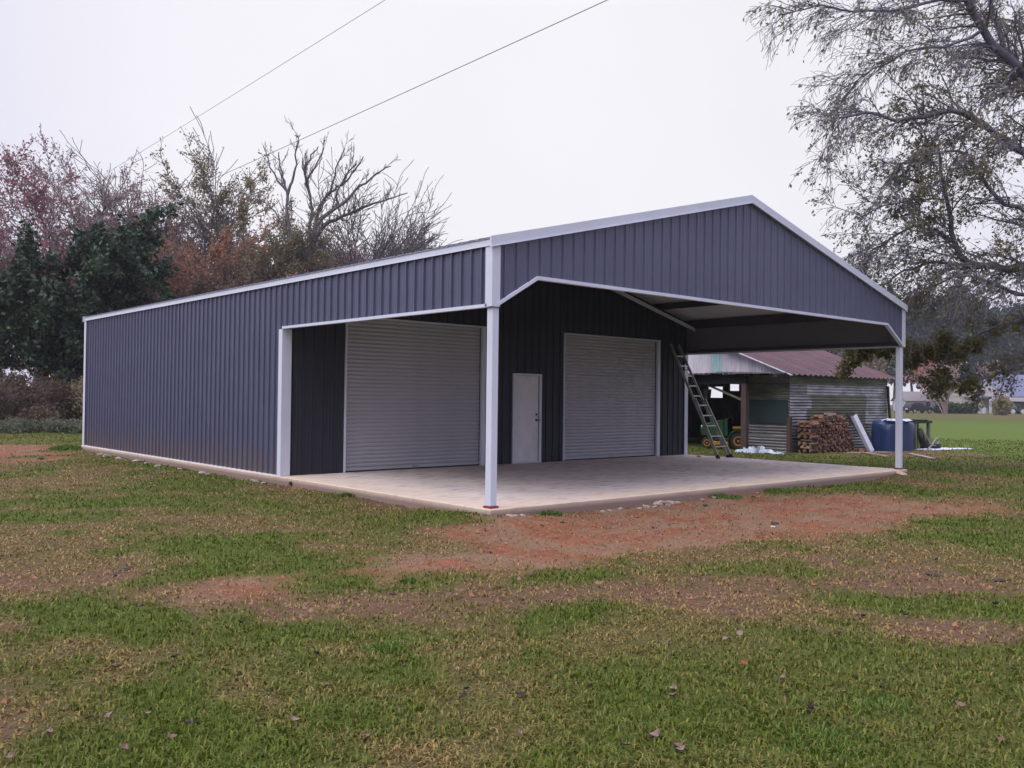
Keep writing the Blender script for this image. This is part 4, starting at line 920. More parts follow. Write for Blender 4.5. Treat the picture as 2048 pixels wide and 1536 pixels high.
# brush at the left
SHR = V_(levels=3, trunk=.75, r0=.035, rmin=.008, kids=[7, 5], t0=[.15, .1], ang=[.6, .7], lr=[.5, .5], rr=[.6, .6], wander=[.12, .2, .25], up=[.04, .03, 0], leaves=6, stems=9, sp=.35)
for i, (x, y, h, lf_, lab) in enumerate(((.6, 33.5, 2.6, L_brsh, 'brown brush at the far left of the tree line'), (1.9, 36.0, 3.0, L_brsh, 'reddish brown brush left of the evergreens'), (3.2, 34.2, 2.7, L_brsh, 'reddish brush in front of the broad evergreen'),
        (4.4, 33.2, 2.5, L_brsh, 'brown brush left of the shop corner'), (5.2, 32.2, 3.0, L_oliv, 'olive brown bush against the back corner of the shop'), (-.9, 36.5, 2.8, L_brsh, 'brown brush beyond the red dirt heap'), (6.6, 31.5, 2.4, L_brsh, 'brown bush tucked behind the shop corner'), (2.4, 32.3, 1.1, L_brsh, 'low brown weeds before the brush'), (4.9, 30.9, 1.0, L_oliv, 'low olive weeds before the brush'))):
    tree('shrub', lab, x, y, h, SHR, M_bark2, lf_, .14, 200 + i, 'brush along the left tree line', cat='shrub', jit=.2)
for i, (x, y) in enumerate(((1.0, 31.2), (2.6, 30.6), (3.6, 30.2))):
    tree('weed_clump', ('pale green weeds at the far left by the brush', 'pale grey green weeds before the brown brush', 'green weeds nearest the shop corner')[i], x, y, .65, V_(**{**SHR, 'stems': 16, 'leaves': 5, 'r0': .012, 'rmin': .005}), M_bark2, leaf_mat('weed_leaves', [(.12,.15,.08), (.18,.19,.13)], .3) if i == 0 else bpy.data.materials['weed_leaves'], .09, 230 + i, None, cat='weeds', jit=.12)

# big tree at the right, trunk outside the picture
LIMBS = {
 'L1': [(16.12,-2.07,8.56),(14.82,-1.61,9.21),(14.39,-1.24,9.79),(14.03,-.93,10.37),(13.8,-.74,10.95),(13.61,-.59,11.77)],
 'L2': [(16.04,-1.99,8.08),(15.31,-1.38,9.5),(15.59,-.97,10.12),(15.35,-.77,10.92),(15.72,-.46,12.13)],
 'L3': [(15.97,-1.9,6.88),(14.85,-1.59,7.4),(14.44,-1.24,7.65),(14.03,-.89,8.18),(13.11,-.75,8.22),(12.73,-.41,8.07),(11.65,-.12,7.79),(11.18,.29,7.97),(10.22,.48,7.69)],
 'L4': [(16.14,-2.28,4.82),(14.9,-1.58,4.64),(14.49,-1.23,4.64),(14.18,-.95,4.74),(13.86,-.67,4.86),(13.69,-.52,5.13),(13.62,-.47,5.61),(13.51,-.39,6.15),(13.45,-.35,6.89),(13.33,-.26,7.55)],
 'L5': [(13.65,-.49,5.29),(13.56,-.16,5.6),(13.45,.33,5.76),(13.12,.64,5.55),(13.01,1.14,5.21)],
 'L6': [(14.1,-.88,4.71),(13.69,-.52,4.78),(13.52,.03,4.85),(13.61,.62,4.73),(13.84,1.36,4.45),(13.89,1.98,4.12)],
 'L7': [(16.07,-2.2,3.99),(14.91,-1.58,4.08),(14.5,-1.23,4.18),(13.82,-1.03,4.45),(13.2,-.62,4.39),(13.18,-.06,4.09)],
 'L9': [(13.8,-.74,10.95),(12.6,-.35,10.67),(11.71,.18,10.41),(10.73,.65,10.21),(10.0,.89,10.23),(9.28,1.26,9.94)],
 'L10': [(14.07,-.97,10.25),(13.01,-.69,9.66),(12.19,-.23,9.51),(11.52,.24,9.1),(10.67,.73,8.46)],
 'L11': [(16.38,-2.21,3.89),(15.8,-1.29,3.63),(15.61,-.85,3.43),(15.29,-.56,3.25),(15.01,-.31,3.01),(14.77,-.1,2.81),(14.5,.14,2.71),(14.41,.48,2.82),(14.28,.86,2.95),(14.35,1.6,2.85),(14.25,2.36,2.71)],
 'L12': [(16.74,-2.11,2.96),(16.04,-1.21,2.48),(15.73,-.93,2.34),(15.41,-.65,2.18),(15.05,-.33,2.08),(14.79,.16,2.14)],
 'L13': [(13.46,-.35,6.26),(12.56,-.09,6.22),(11.95,.32,6.02),(11.53,.7,5.67)],
 'L14': [(15.32,-1.58,6.0),(14.46,-1.23,6.28),(13.88,-1.0,6.81),(13.3,-.9,7.3),(12.5,-.46,7.12),(11.81,.02,6.86)],
 'L15': [(16.0,-2.0,8.3),(17.2,-2.6,9.4),(18.6,-3.2,10.2),(19.8,-3.5,10.6)],
 'L16': [(16.4,-2.4,4.6),(17.3,-3.6,5.6),(17.9,-5.0,6.2),(18.2,-6.2,6.1)],
 'L17': [(16.2,-2.2,6.5),(16.0,-3.4,7.6),(15.6,-4.8,8.4),(15.2,-6.0,8.6)],
}
BR = {'L1': (.15,.09), 'L2': (.11,.06), 'L3': (.12,.03), 'L4': (.13,.035), 'L5': (.055,.02), 'L6': (.05,.018), 'L7': (.075,.02), 'L9': (.055,.016), 'L10': (.05,.016), 'L11': (.06,.018), 'L12': (.05,.016), 'L13': (.035,.014), 'L14': (.07,.02), 'L15': (.12,.03), 'L16': (.11,.03), 'L17': (.1,.03)}
def resample(p, n):
    p = np.array(p, float); d = np.concatenate([[0], np.cumsum(np.linalg.norm(np.diff(p, axis=0), axis=1))]); t = np.linspace(0, d[-1], n)
    return np.stack([np.interp(t, d, p[:, k]) for k in range(3)], -1), d[-1]
big = thing('pecan_tree', 'large half bare tree at the right with drooping twigs and dull olive leaves', 'tree', (17.05, -2.95, -.2), 0)
Wd = Wood(); LSa = []; LSb = []
tp_, _ = resample([(17.1,-3.0,-.4),(17.05,-2.95,.2),(17.2,-2.87,1.03),(16.85,-2.6,2.82),(16.39,-2.36,4.48),(16.25,-2.14,6.41),(16.07,-2.03,8.44),(15.92,-1.8,10.52),(15.91,-1.58,13.15)], 16)
Wd.add([tuple(q) for q in tp_], list(np.interp(np.arange(16), [0, 1, 4, 15], [.52, .40, .33, .10])), 12)
rb = random.Random(77)
DR = dict(levels=3, kids=[7, 5], t0=[.12, .1], ang=[.6, .6], lr=[.52, .5], rr=[.55, .6], wander=[.16, .2, .24], up=[-.03, -.09, -.13], rmin=.0048, leaves=0, z0=0, H=12, taper=.4)
hub = Vector((16.3, -2.3, 7))
for key, pl in LIMBS.items():
    n = max(6, len(pl)*2); pp, ln = resample(pl, n); pp = pp + np.vstack([np.zeros(3), rng.normal(0, .025, (n-2, 3)), np.zeros(3)]); r0, r1 = BR[key]
    rr = np.linspace(r0, r1, n)*.82; Wd.add([tuple(q) for q in pp], list(rr), 7)
    k = int(ln / .17)
    low = key in ('L11', 'L12')
    for j in range(k):
        t = (.12 + .88 * (j + rb.random()) / k) * (n - 1.001); i = int(t); b = Vector(pp[i]).lerp(Vector(pp[i+1]), t - i); tan = (Vector(pp[i+1]) - Vector(pp[i])).normalized()
        out = Vector((b.x - hub.x, b.y - hub.y, 0)).normalized()
        d = (tan*.55 + out*.45 + rdir(rb)*.85 + Vector((0, 0, .1 if not low else -.15))).normalized()
        LS = []; Wt = Wood(); L_ = rb.uniform(.7, 1.9) * (1 - .25*(i/n)) * (.42 if low else 1)
        leafy = rb.choice((.25, .6, 1.2, 2.2, 3.2)) * (.55 if b.z > 8.5 else 1.0) * (.45 if b.x < 12.6 else 1)
        P = dict(DR); P['leaves'] = (8.5 if low else 1.15 * leafy)
        if low: P['up'] = [.02, -.02, -.03]; P['leaves'] *= (.12 if (key == 'L12' and i < n*.62) or i < n*.36 else .8)
        grow(Wd, LSb if low else LSa, rb, b, d, L_, max(.011, rr[i]*.32), 0, P)
for k in range(60):      # foliage thick around the trunk, right of the picture
    t = rb.uniform(4, 15); i = int(t); i = min(14, i); b = Vector(tp_[i]).lerp(Vector(tp_[i+1]), t - i) if i < 15 else Vector(tp_[15])
    d = Vector((rb.gauss(0, 1), rb.gauss(0, 1), .35)).normalized(); P = dict(DR); P['leaves'] = 1.6; P['levels'] = 3
    grow(Wd, LSa, rb, b, d, rb.uniform(1.2, 2.6), .035, 0, P)
Wd.mesh('trunk', mat('pecan_bark', (.17,.16,.205), .9, 0, (.10,.092,.12), 4, 6, .6, 16, (1,1,.4)), big)
L_pec = leaf_mat('pecan_leaves', [(0.151, 0.162, 0.092), (0.243, 0.223, 0.132), (0.304, 0.254, 0.162), (0.121, 0.132, 0.097)], 0.5)
L_low = leaf_mat('drooping_olive_leaves', [(0.109, 0.115, 0.037), (0.161, 0.155, 0.055), (0.218, 0.172, 0.075), (0.081, 0.09, 0.032)], 0.45)
leaf_mesh('crown', LSa, .10, L_pec, big, .5, .5, .05); leaf_mesh('low_foliage', LSb, .115, L_low, big, .5, .6, .06)

# ------------------------------------------------------------------ far side of the field, right
PINE = V_(levels=3, kids=[34, 7], trunk=.96, r0=.3, rmin=.02, t0=[.28, .25], ang=[1.25, .7], lr=[.19, .45], rr=[.3, .5], wander=[.02, .12, .2], up=[.0, .05, .05], leaves=20, tip=False, wide=1.5)
pk = [(178,79.5,22),(182,77,24.5),(185,73.5,23),(188,71,25),(190,68,22.5),(194,66.5,21),(196,64.5,19),(199,62,21),(203,59,22.5),(206,56,20),(181,84,21),(174,90,20),(212,52,21)]
PL = ['hazy pine just right of the right porch post', 'tallest hazy pine right of the right porch post', 'hazy pine between the right post and the pinkish tree', 'tall hazy pine above the pinkish autumn tree',
      'hazy pine right of the pinkish autumn tree', 'hazy pine above the many stemmed bare tree', 'shortest hazy pine, above the pale cottage', 'hazy pine right of the pale cottage roof', 'hazy pine behind the blue roofed house', 'hazy pine at the right edge of the row', 'hazy pine behind the right porch post', 'hazy pine hidden left of the right porch post', 'last hazy pine, past the blue roofed house']
for i, (x, y, h) in enumerate(pk):
    tree('pine_tree', PL[i], x, y, h, PINE, M_bark, L_pine, 1.0, 300 + i, 'pines beyond the far houses', jit=.55, lw=.7)
FARD = V_(leaves=7, levels=3, kids=[13, 9], t0=[.2, .15], ang=[.7, .7], lr=[.5, .5], rr=[.5, .6], r0=.25, rmin=.03)
for i, (x, y, h, lf_, lab) in enumerate(((159, 63.2, 11.6, L_pink, 'hazy pinkish autumn tree beyond the parked car'), (152, 70, 8.5, L_russ, 'hazy brownish tree left of the parked car'), (168, 56, 9, L_dull, 'hazy grey tree behind the pale house'),
        (172, 50, 8.5, L_dull, 'hazy grey tree behind the blue roofed house'), (50, 19.9, 6.6, L_oliv, 'olive tree showing over the rusty shed roof'), (56, 26, 6.2, L_dark, 'dark tree behind the rusty shed roof'), (176, 44, 10, L_oliv, 'hazy olive tree right of the blue roofed house'), (146, 75, 9, L_dull, 'hazy grey tree seen past the right post'), (150, 82, 10, L_dull, 'hazy grey tree behind the shed wall end'))):
    tree('far_tree', lab, x, y, h, FARD, M_bark, lf_, .5 if x > 100 else .2, 340 + i, None, jit=.4 if x > 100 else .2)
tree('crepe_myrtle', 'many stemmed bare tree with pale pinkish trunks right of the parked car', 127.4, 47.4, 7.2, V_(levels=3, stems=9, sp=.22, r0=.09, rmin=.02, kids=[7, 6], t0=[.35, .2], trunk=.75, leaves=2.2), mat('pinkish_bark', (.30,.20,.19), .8), L_dull, .4, 360, None, cat='tree')
tree('ornamental_tree', 'small pale bare tree in front of the pale house', 139.2, 47.6, 4.2, V_(levels=3, r0=.09, rmin=.02, kids=[9, 7], t0=[.3, .2], leaves=2.5), M_bark2, leaf_mat('pale_buds', [(.4,.36,.33), (.3,.26,.26)], .3), .3, 361)
BUSH = V_(levels=3, trunk=.7, r0=.05, rmin=.02, kids=[6, 5], t0=[.1, .1], ang=[.7, .7], lr=[.55, .5], wander=[.12, .2, .25], up=[.02, .02, 0], leaves=12, stems=7, sp=.3)
tree('shrub', 'round dark green bush standing in front of the carport', 128.2, 40.0, 2.6, BUSH, M_bark, L_oliv, .35, 362, None, cat='shrub', jit=.25)
for i, (x, y) in enumerate(((133.2, 50.2), (134.2, 49.3), (135.2, 48.4), (136.1, 47.6))):
    tree('hedge_shrub', ('left end shrub of the low dark hedge beside the crepe myrtle', 'second shrub of the low dark hedge before the pale house', 'third shrub of the low dark hedge before the pale house', 'right end shrub of the low dark hedge before the pale house')[i], x, y, 1.5, BUSH, M_bark, L_dark, .35, 370 + i, 'low hedge before the pale house', cat='shrub', jit=.25)
M_cream = mat('cream_siding', (.44,.42,.36), .8); M_wsid = mat('white_siding', (.46,.47,.50), .8); M_broof = mat('blue_grey_metal_roof', (.10,.115,.19), .5); M_groof = mat('grey_shingle_roof', (.20,.18,.18), .9)
def house(label, x, y, ang, L, D, hw, hr, wm, rm, openings=(), name='house'):
    """front (local -y) faces the lawn; local x along the front"""
    g = thing(name, label, 'house', (x, y, gz(x, y)), ang)
    build('walls', MB().box((-L/2, 0, -.2), (L/2, D, hw)), wm, g, local=True)
    e = .35
    for s in (0, 1):
        a = [(-e, hw - e*hr*2/D), (D/2, hw + hr), (D/2, hw + hr + .12), (-e, hw - e*hr*2/D + .12)]
        if s: a = [(D - p, q) for p, q in a]
        build('roof', MB().prism(a, 0, -L/2 - e, L/2 + e), rm, g, local=True)
    for s in (-1, 1): build('gable', MB().prism([(.05, hw), (D - .05, hw), (D/2, hw + hr - .05)], 0, s*L/2 - .06, s*L/2 + .06 - .0), wm, g, local=True)
    for nm2, x0, x1, z0, z1, mm_ in openings:
        f = build(nm2, MB().box((x0, -.05, z0), (x1, .02, z1)), M_trim, g, local=True); build('pane' if nm2 == 'window' else 'opening', MB().box((x0 + .08, -.07, z0 + .08), (x1 - .08, -.052, z1 - .08)), mm_, f, local=True)
    return g
M_pane = mat('dark_glass', (.03,.035,.045), .35, spec=.3)
fa = math.atan2(-.661, .750)
house('pale cream cottage beyond the low dark hedge', 150.5, 50.6, fa, 7.2, 6, 2.7, 1.5, M_cream, M_groof, (('window', -2.2, -1.2, 1.0, 2.1, M_pane), ('window', .6, 1.6, 1.0, 2.1, M_pane)))
h2 = house('white house with a blue grey metal roof at the far right edge', 160.8, 46.2, fa, 12, 10, 3.0, 3.6, M_wsid, M_broof, (('window', -4.6, -3.6, .9, 2.2, M_pane), ('door', -2.4, -1.4, .05, 2.1, M_pane)))
cp = thing('carport', 'white carport with a dark opening joined to the blue roofed house', 'carport', (150.8, 46.4, gz(150.8, 46.4)), fa)
build('roof', MB().box((-4.2, -.3, 2.55), (3.8, 5, 2.8)), M_groof, cp, local=True); build('fascia', MB().box((-4.2, -.36, 2.0), (3.8, -.3, 2.62)), M_wsid, cp, local=True)
for x in (-3.9, -1.9, 3.4): build('column', MB().box((x - .14, -.28, -.1), (x + .14, 0, 2.0)), M_wsid, cp, local=True)
build('back_wall', MB().box((-4.2, 4.8, -.1), (3.8, 5, 2.55)), M_dark, cp, local=True); build('end_wall', MB().box((2.6, -.25, -.1), (3.8, 4.8, 2.54)), M_wsid, cp, local=True)
house('low grey roofed outbuilding behind the parked car', 163.5, 65.5, fa, 9, 6, 2.0, 1.6, M_wsid, M_groof, (('door', -1, .2, .05, 1.8, M_pane),), 'outbuilding')
# the parked car, three quarter rear view
M_car = mat('dark_blue_car_paint', (.014,.018,.035), .5, 0, spec=.3)
car = thing('parked_car', 'dark blue hatchback car parked across the field by the trees', 'car', (131.4, 53.3, gz(131.4, 53.3)), math.atan2(-.44, .89))
cpart = lambda nme, mb, m, par=None, **k: build(nme, mb, m, par or car, local=True, **k)
prof = [(-2.1,.35),(-2.15,.75),(-2.05,1.0),(-1.75,1.48),(-1.2,1.62),(.1,1.60),(.75,1.12),(1.9,.95),(2.15,.7),(2.15,.35)]
cpart('body', MB().prism(prof, 1, -.88, .88), M_car, bevel=.08)
cpart('rear_window', MB().add([(-2.06,-.7,1.06),(-2.06,.7,1.06),(-1.80,.62,1.45),(-1.80,-.62,1.45)], [(0,1,2,3)]), M_pane)
cpart('windscreen', MB().add([(.78,-.72,1.14),(.78,.72,1.14),(.16,.62,1.57),(.16,-.62,1.57)], [(0,1,2,3)]), mat('sky_lit_glass', (.3,.33,.38), .1))
for sy in (-1, 1):
    cpart('side_window', MB().prism([(-1.65,1.1),(-1.45,1.48),(-.6,1.52),(-.6,1.1)], 1, sy*.885 - .006, sy*.885 + .006), M_pane); cpart('side_window', MB().prism([(-.5,1.1),(-.5,1.52),(.05,1.5),(.55,1.1)], 1, sy*.885 - .006, sy*.885 + .006), M_pane)
    cpart('tail_light', MB().box((-2.17, sy*.72 - .13, .86), (-2.06, sy*.72 + .13, 1.0)), mat('red_lens', (.25,.02,.02), .3))
    for xx in (-1.35, 1.35):
        wv = cpart('wheel', MB().lathe((xx, sy*.80 - .1, .33), (0,1,0), [(.2,0),(.31,0),(.33,.04),(.33,.16),(.31,.2),(.2,.2)], 18), M_black); cpart('rim', MB().lathe((xx, sy*.9, .33), (0,sy,0), [(.2,0),(.2,.012),(.05,.02)], 12), M_alu, wv)
cpart('licence_plate', MB().box((-2.185, -.26, .58), (-2.15, .26, .72)), mat('white_plate', (.8,.8,.8), .5)); cpart('bumper', MB().box((-2.22, -.84, .36), (-2.0, .84, .56)), M_black, bevel=.04)
# bits in front of the carport
for i, (x, y, lab) in enumerate(((142.6, 47.9, 'white drum standing in front of the carport'), (144.0, 46.6, 'greyish drum beside the carport column'))):
    g = thing('drum', lab, 'drum', (x, y, gz(x, y))); build('shell', MB().lathe((x, y, gz(x, y)), (0,0,1), [(.28,0),(.3,.05),(.3,.9),(.28,.95)], 14), M_wsid if i == 0 else M_galv, g)
g = thing('dirt_mound', 'low tan heap of earth at the foot of the small pale tree', 'mound', (138.2, 48.6, gz(138.2, 48.6)))
mb = MB(); vs = [(138.2, 48.6, gz(138.2, 48.6) + .9)]; n = 14
for j, (rr, zz) in enumerate(((.8, .7), (1.5, .3), (2.0, -.05))): vs += [(138.2 + rr*1.2*math.cos(2*PI*k/n)*R.uniform(.85, 1.1), 48.6 + rr*math.sin(2*PI*k/n)*R.uniform(.85, 1.1), gz(138.2, 48.6) + zz) for k in range(n)]
mb.add(vs, [(0, 1+k, 1+(k+1) % n) for k in range(n)] + [(1+j*n+k, 1+(j+1)*n+k, 1+(j+1)*n+(k+1) % n, 1+j*n+(k+1) % n) for j in range(2) for k in range(n)])
build('heap', mb, mat('tan_earth', (.32,.25,.18), .95), g, smooth=True)
mw = thing('parked_utility_cart', 'small dark utility cart with pale wheels by the white house', 'utility cart', (146.5, 44.6, gz(146.5, 44.6)), fa)
build('body', MB().prism([(-1.2,.4),(1.2,.4),(1.2,.9),(.5,1.0),(.4,1.5),(-.3,1.5),(-.4,.95),(-1.2,.95)], 1, -.55, .55), M_dgreen, mw, local=True, bevel=.05)
for xx in (-.8, .8):
    for yy in (-.6, .6): build('wheel', MB().lathe((xx, yy - .1, .35), (0,1,0), [(.2,0),(.35,.02),(.35,.18),(.2,.2)], 14), M_wsid if yy < 0 else M_black, mw, local=True)

# ------------------------------------------------------------------ overhead cables
M_wire = mat('weathered_cable', (.16,.16,.19), .6)
for i, (x0, rad, lab) in enumerate(((-.0, .0045, 'thin overhead cable nearest the left, running to the trees'), (2.72, .008, 'thicker overhead cable over the shop roof, running to the trees'))):
    pts = []
    for k in range(41):
        y = -25 + 95*k/40; t = (k/40)*2 - 1; z = 8.0 - .35*(1 - t*t) + .25
        pts.append((x0 + (.012*y if i else .02*y), y, z))
    tag(build('overhead_cable', MB().tube(pts, rad, 6), M_wire), lab, 'cable', 'overhead cables')

# ------------------------------------------------------------------ grass blades and fallen leaves
def grass():
    n = 430000; A0 = math.atan2(FW.y, FW.x)
    u = rng.random(n); r = 3.0 * (46 / 3.0) ** (u ** .9); a = A0 + rng.uniform(-.78, .78, n)
    x = CAM.x + r*np.cos(a); y = CAM.y + r*np.sin(a)
    red, br = soil_mask(x, y); dry = dry_mask(x, y)
    ins = (x > -.1) & (x < 12.3) & (y > -.12) & (y < 18.4); insh = (x > 17.3) & (x < 24.7) & (y > 6.3) & (y < 14.7)
    keep = ~ins & ~insh & (rng.random(n) > np.maximum(red*.82, br*.47)) & (rng.random(n) < .25 + 1.1*fbm(x*5, y*5, 71, 3))
    x, y, r, dry, red, br = (q[keep] for q in (x, y, r, dry, red, br)); n = len(x)
    z = gheight(x, y) - .004
    dv = np.clip(dry + rng.normal(0, .22, n) + .75*br + .6*red, 0, 1)
    far = np.clip((r - 4) / 30, 0, 1)
    tuft = .5*vnoise(x*6, y*6, 81) + .6*vnoise(x*14, y*14, 82)
    h = (.020 + .028*rng.random(n)) * (1 - .35*dv) * (.65 + .8*tuft) * (1 + .5*far); wd = (.0030 + .0030*rng.random(n)) * (1 + 2.6*far)
    th = rng.uniform(0, 2*np.pi, n); lean = rng.uniform(.25, 1.1, n) * (1 + .8*dv)
    dx, dy = np.cos(th), np.sin(th); px, py = -dy, dx
    P0 = np.stack([x, y, z], -1); L = np.stack([dx, dy, 0*dx], -1); Q = np.stack([px, py, 0*px], -1); Z = np.array([0, 0, 1.])
    hc = h[:, None]; wc = wd[:, None]; lc = (h*lean)[:, None]
    M1 = P0 + L*lc*.35 + Z*hc*.62; T1 = P0 + L*lc + Z*hc*np.clip(1.05 - .38*lean, .35, 1)[:, None]
    Vv = np.stack([P0 - Q*wc, P0 + Q*wc, M1 + Q*wc*.8, M1 - Q*wc*.8, T1], 1).reshape(-1, 3)
    b = 5*np.arange(n)[:, None]
    m = bpy.data.materials.new('grass_blade'); t, bs, nn, l = nodes(m)
    at = nn('ShaderNodeAttribute'); at.attribute_name = 'dry'; g = nn('ShaderNodeNewGeometry')
    g1 = nn('ShaderNodeValToRGB'); l(g.outputs['Random Per Island'], g1.inputs[0]); e = g1.color_ramp.elements; e[0].color = (.043,.080,.006,1); e[1].color = (.140,.185,.017,1)
    g2 = nn('ShaderNodeValToRGB'); l(g.outputs['Random Per Island'], g2.inputs[0]); e = g2.color_ramp.elements; e[0].color = (.13,.080,.028,1); e[1].color = (.43,.29,.11,1)
    mx = nn('ShaderNodeMix'); mx.data_type = 'RGBA'; l(at.outputs['Fac'], mx.inputs[0]); l(g1.outputs[0], mx.inputs[6]); l(g2.outputs[0], mx.inputs[7])
    l(mx.outputs[2], bs.inputs['Base Color']); bs.inputs['Roughness'].default_value = .6; bs.inputs['Specular IOR Level'].default_value = .25
    tr_ = nn('ShaderNodeBsdfTranslucent'); l(mx.outputs[2], tr_.inputs[0]); ms = nn('ShaderNodeMixShader'); ms.inputs[0].default_value = .3
    l(bs.outputs[0], ms.inputs[1]); l(tr_.outputs[0], ms.inputs[2]); l(ms.outputs[0], t.nodes['Material Output'].inputs['Surface'])
    o = np_mesh('grass', Vv, [b + np.array([[0, 1, 2, 3]]), b + np.array([[3, 2, 4]])], m, attrs=dict(dry=np.repeat(dv, 5)))
    tag(o, 'short grass and dead straw of the lawn', kind='stuff')
grass()
def crumbs():
    n = 110000; x = rng.uniform(-9, 12, n); y = rng.uniform(-9, 22, n); red, br = soil_mask(x, y)
    keep = (rng.random(n) < np.maximum(red, br*.8)**1.2) & ~((x > -.1) & (y > -.12)); x, y = x[keep], y[keep]; n = len(x)
    s = .005 + .034*rng.random(n)**4; z = gheight(x, y); a = rng.uniform(0, 6.28, n)
    V = []
    for k in range(3): V.append(np.stack([x + s*np.cos(a + 2.1*k), y + s*rng.uniform(.6, 1, n)*np.sin(a + 2.1*k), z - .004], -1))
    V.append(np.stack([x + rng.normal(0, .3, n)*s, y + rng.normal(0, .3, n)*s, z + s*rng.uniform(.4, 1, n)], -1))
    b = 4*np.arange(n)[:, None]
    o = np_mesh('soil_crumbs', np.stack(V, 1).reshape(-1, 3), np.concatenate([b + np.array([[0, 1, 3]]), b + np.array([[1, 2, 3]]), b + np.array([[2, 0, 3]])]), leaf_mat('crumb', [(.30,.14,.08), (.16,.075,.05), (.24,.15,.09), (.09,.055,.04)], 0, .95))
    tag(o, 'loose crumbs of red earth on the bare soil', kind='stuff')
crumbs()
# greener tufts standing higher along the slab edge and in the lawn
M_tuft = leaf_mat('green_tuft', [(.08,.145,.02), (.13,.20,.035), (.06,.11,.02)], .3)
for i, (x, y, rr, hh, lab) in enumerate(((.9,-.28,.16,.13,'dark green grass tuft against the front slab edge near the post'), (-.22,3.4,.14,.14,'dark green grass tuft against the side slab edge'), (-.35,18.6,.5,.22,'lush grass tuft at the back corner of the shop'), (5.0,-.3,.3,.1,'green tuft in the rubble along the front slab edge'), (-3.25,-2.75,.07,.09,'blue green weed standing in the worn lawn'), (-4.55,-4.35,.16,.07,'broad green weed patch in the lawn'), (6.6,-.35,.3,.12,'green tuft on the front slab edge right of the rubble'), (-3.1,-7.0,.24,.06,'leafy green clover patch at the lower right of the lawn'), (-3.8,-7.1,.3,.06,'leafy green clover patch at the bottom of the lawn'))):
    n = int(500*rr/.2); a = rng.uniform(0, 2*np.pi, n); q = rr*np.sqrt(rng.random(n)); px = x + q*np.cos(a); py = y + q*np.sin(a); pz = gheight(px, py)
    g = thing('grass_tuft', lab, 'grass tuft', (x, y, gz(x, y)))
    s = hh*rng.uniform(.5, 1.2, n)*(1 - .5*q/rr); th = rng.uniform(0, 2*np.pi, n); le = rng.uniform(.1, .8, n); wv = s*.07 + .0015
    P0 = np.stack([px, py, pz], -1); D = np.stack([np.cos(th)*le, np.sin(th)*le, np.ones(n)], -1)*s[:, None]; Q = np.stack([-np.sin(th), np.cos(th), 0*th], -1)*wv[:, None]
    o = np_mesh('blades', np.stack([P0 - Q, P0 + Q, P0 + D*.6 + Q*.8, P0 + D*.6 - Q*.8], 1).reshape(-1, 3), np.arange(4*n).reshape(n, 4), M_tuft, g); o['kind'] = 'stuff'
# fallen leaves
M_fl = [mat('dry_leaf_' + k, a, .8, 0, b, 40, 4, .3, 120) for k, a, b in (('pale', (.25,.18,.145), (.18,.12,.095)), ('brown', (.20,.125,.085), (.12,.075,.05)), ('dark', (.045,.035,.032), (.03,.024,.022)), ('rust', (.32,.10,.045), (.2,.06,.03)))]
def leafm(k):
    n = 9; vs = []
    for i in range(n):
        t = i/(n-1); wv = math.sin(PI*min(1, t*1.05 + .02))**.8*.34*(1 + .18*math.sin(i*2.4)); cu = .22*(2*t-1)**2 + R.uniform(-.02, .02)
        vs += [(t - .5, -wv, cu + .12 + R.uniform(0, .08)), (t - .5, 0, cu), (t - .5, wv, cu + .16)]
    fs = [q for i in range(n-1) for q in ((3*i, 3*i+3, 3*i+4, 3*i+1), (3*i+1, 3*i+4, 3*i+5, 3*i+2))]
    me = bpy.data.meshes.new('fallen_leaf'); me.from_pydata(vs, [], fs); me.materials.append(M_fl[k]); return me
FLM = [[leafm(k) for _ in range(3)] for k in range(4)]
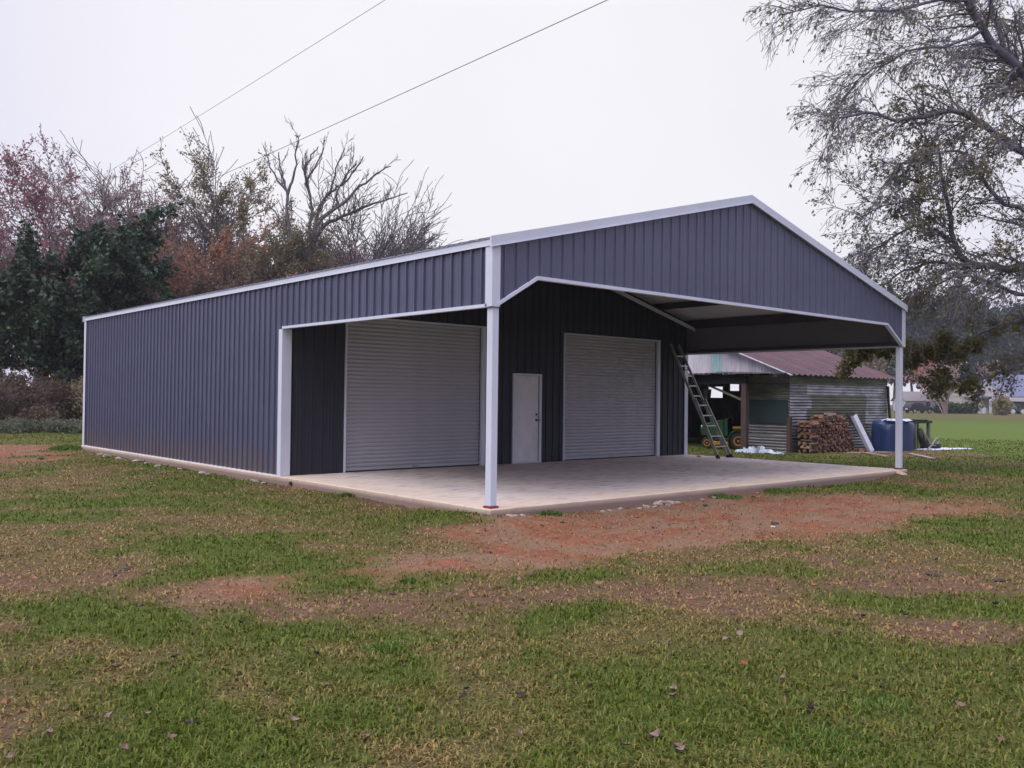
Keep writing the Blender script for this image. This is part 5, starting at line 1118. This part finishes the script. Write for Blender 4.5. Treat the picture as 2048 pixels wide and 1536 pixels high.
FL = [(-6.69,-4.64,0),(-6.48,-4.56,1),(-6.9,-4.83,0),(-5.74,-3.76,2),(-6.25,-5.04,1),(-5.53,-5.67,1),(-5.7,-5.25,0),(-5.01,-4.24,2),(-4.69,-5.39,2),(-4.53,-5.67,2),(-2.5,-5.72,0),(-2.67,-5.72,0),(-2.05,-6.45,0),(-2.24,-6.34,1),(-3.14,-6.46,0),(-3.1,-6.82,1),(-2.81,-6.91,2),(-2.79,-7.34,1),(-4.5,-6.76,0),(-5.16,-6.33,1),(-4.94,-6.12,0),(-4.49,-6.73,1),(-4.79,-5.48,2),(-3.59,-5.24,0),(-3.04,-5.53,0),(-1.26,-5.99,2),(-.07,-6.51,2),(-6.1,-4.9,2),(-2.9,-4.83,2),(-2.73,-4.96,2),(-3.38,-6.64,2),(-1.87,-7.28,0),(-3.54,-6.87,2),(-3.19,-7.69,1),(-4.33,-5.69,0),(-6.47,-5.05,1)]
for _ in range(40):
    a = math.atan2(FW.y, FW.x) + R.uniform(-.55, .55); d = R.uniform(4.3, 12); FL.append((CAM.x + d*math.cos(a), CAM.y + d*math.sin(a), R.choice((0, 1, 1, 2, 2, 2))))
kindlab = ('pale dry leaf lying curled on the lawn', 'brown dry leaf lying on the lawn', 'blackened dead leaf lying in the lawn', '')
def fleaf(x, y, k, s, lab, group):
    o = bpy.data.objects.new('fallen_leaf', R.choice(FLM[k])); C.objects.link(o); o.location = (x, y, gz(x, y) + .022); o.scale = (s, s*R.uniform(.7, 1.1), s*R.uniform(.6, 1.3)); o.rotation_euler = (R.uniform(-.5, .5), R.uniform(-.4, .4), R.uniform(0, 6.3))
    tag(o, lab, 'leaf', group)
for x, y, k in FL:
    if -.3 < x and y > -.3: continue
    fleaf(x, y, k, R.uniform(.035, .068), kindlab[k], ('pale leaves on the lawn', 'brown leaves on the lawn', 'blackened leaves in the lawn')[k])
fleaf(-3.11, -6.17, 3, .06, 'single orange red leaf lying in the green grass', None)
fleaf(-4.48, -6.58, 0, .09, 'largest curled whitish leaf near the bottom of the lawn', None)

# ------------------------------------------------------------------ damp air
hz = bpy.data.materials.new('damp_air'); hz.use_nodes = True; t = hz.node_tree; t.nodes.clear()
pv = t.nodes.new('ShaderNodeVolumePrincipled'); pv.inputs['Color'].default_value = (.86,.88,.97,1); pv.inputs['Density'].default_value = .0004; pv.inputs['Anisotropy'].default_value = .2
o_ = t.nodes.new('ShaderNodeOutputMaterial'); t.links.new(pv.outputs[0], o_.inputs['Volume'])
hzo = build('haze', MB().box((-445, -445, -2.2), (445, 445, 31)), hz); tag(hzo, 'thin damp haze over the whole place', kind='stuff')
hzo.display_type = 'WIRE'
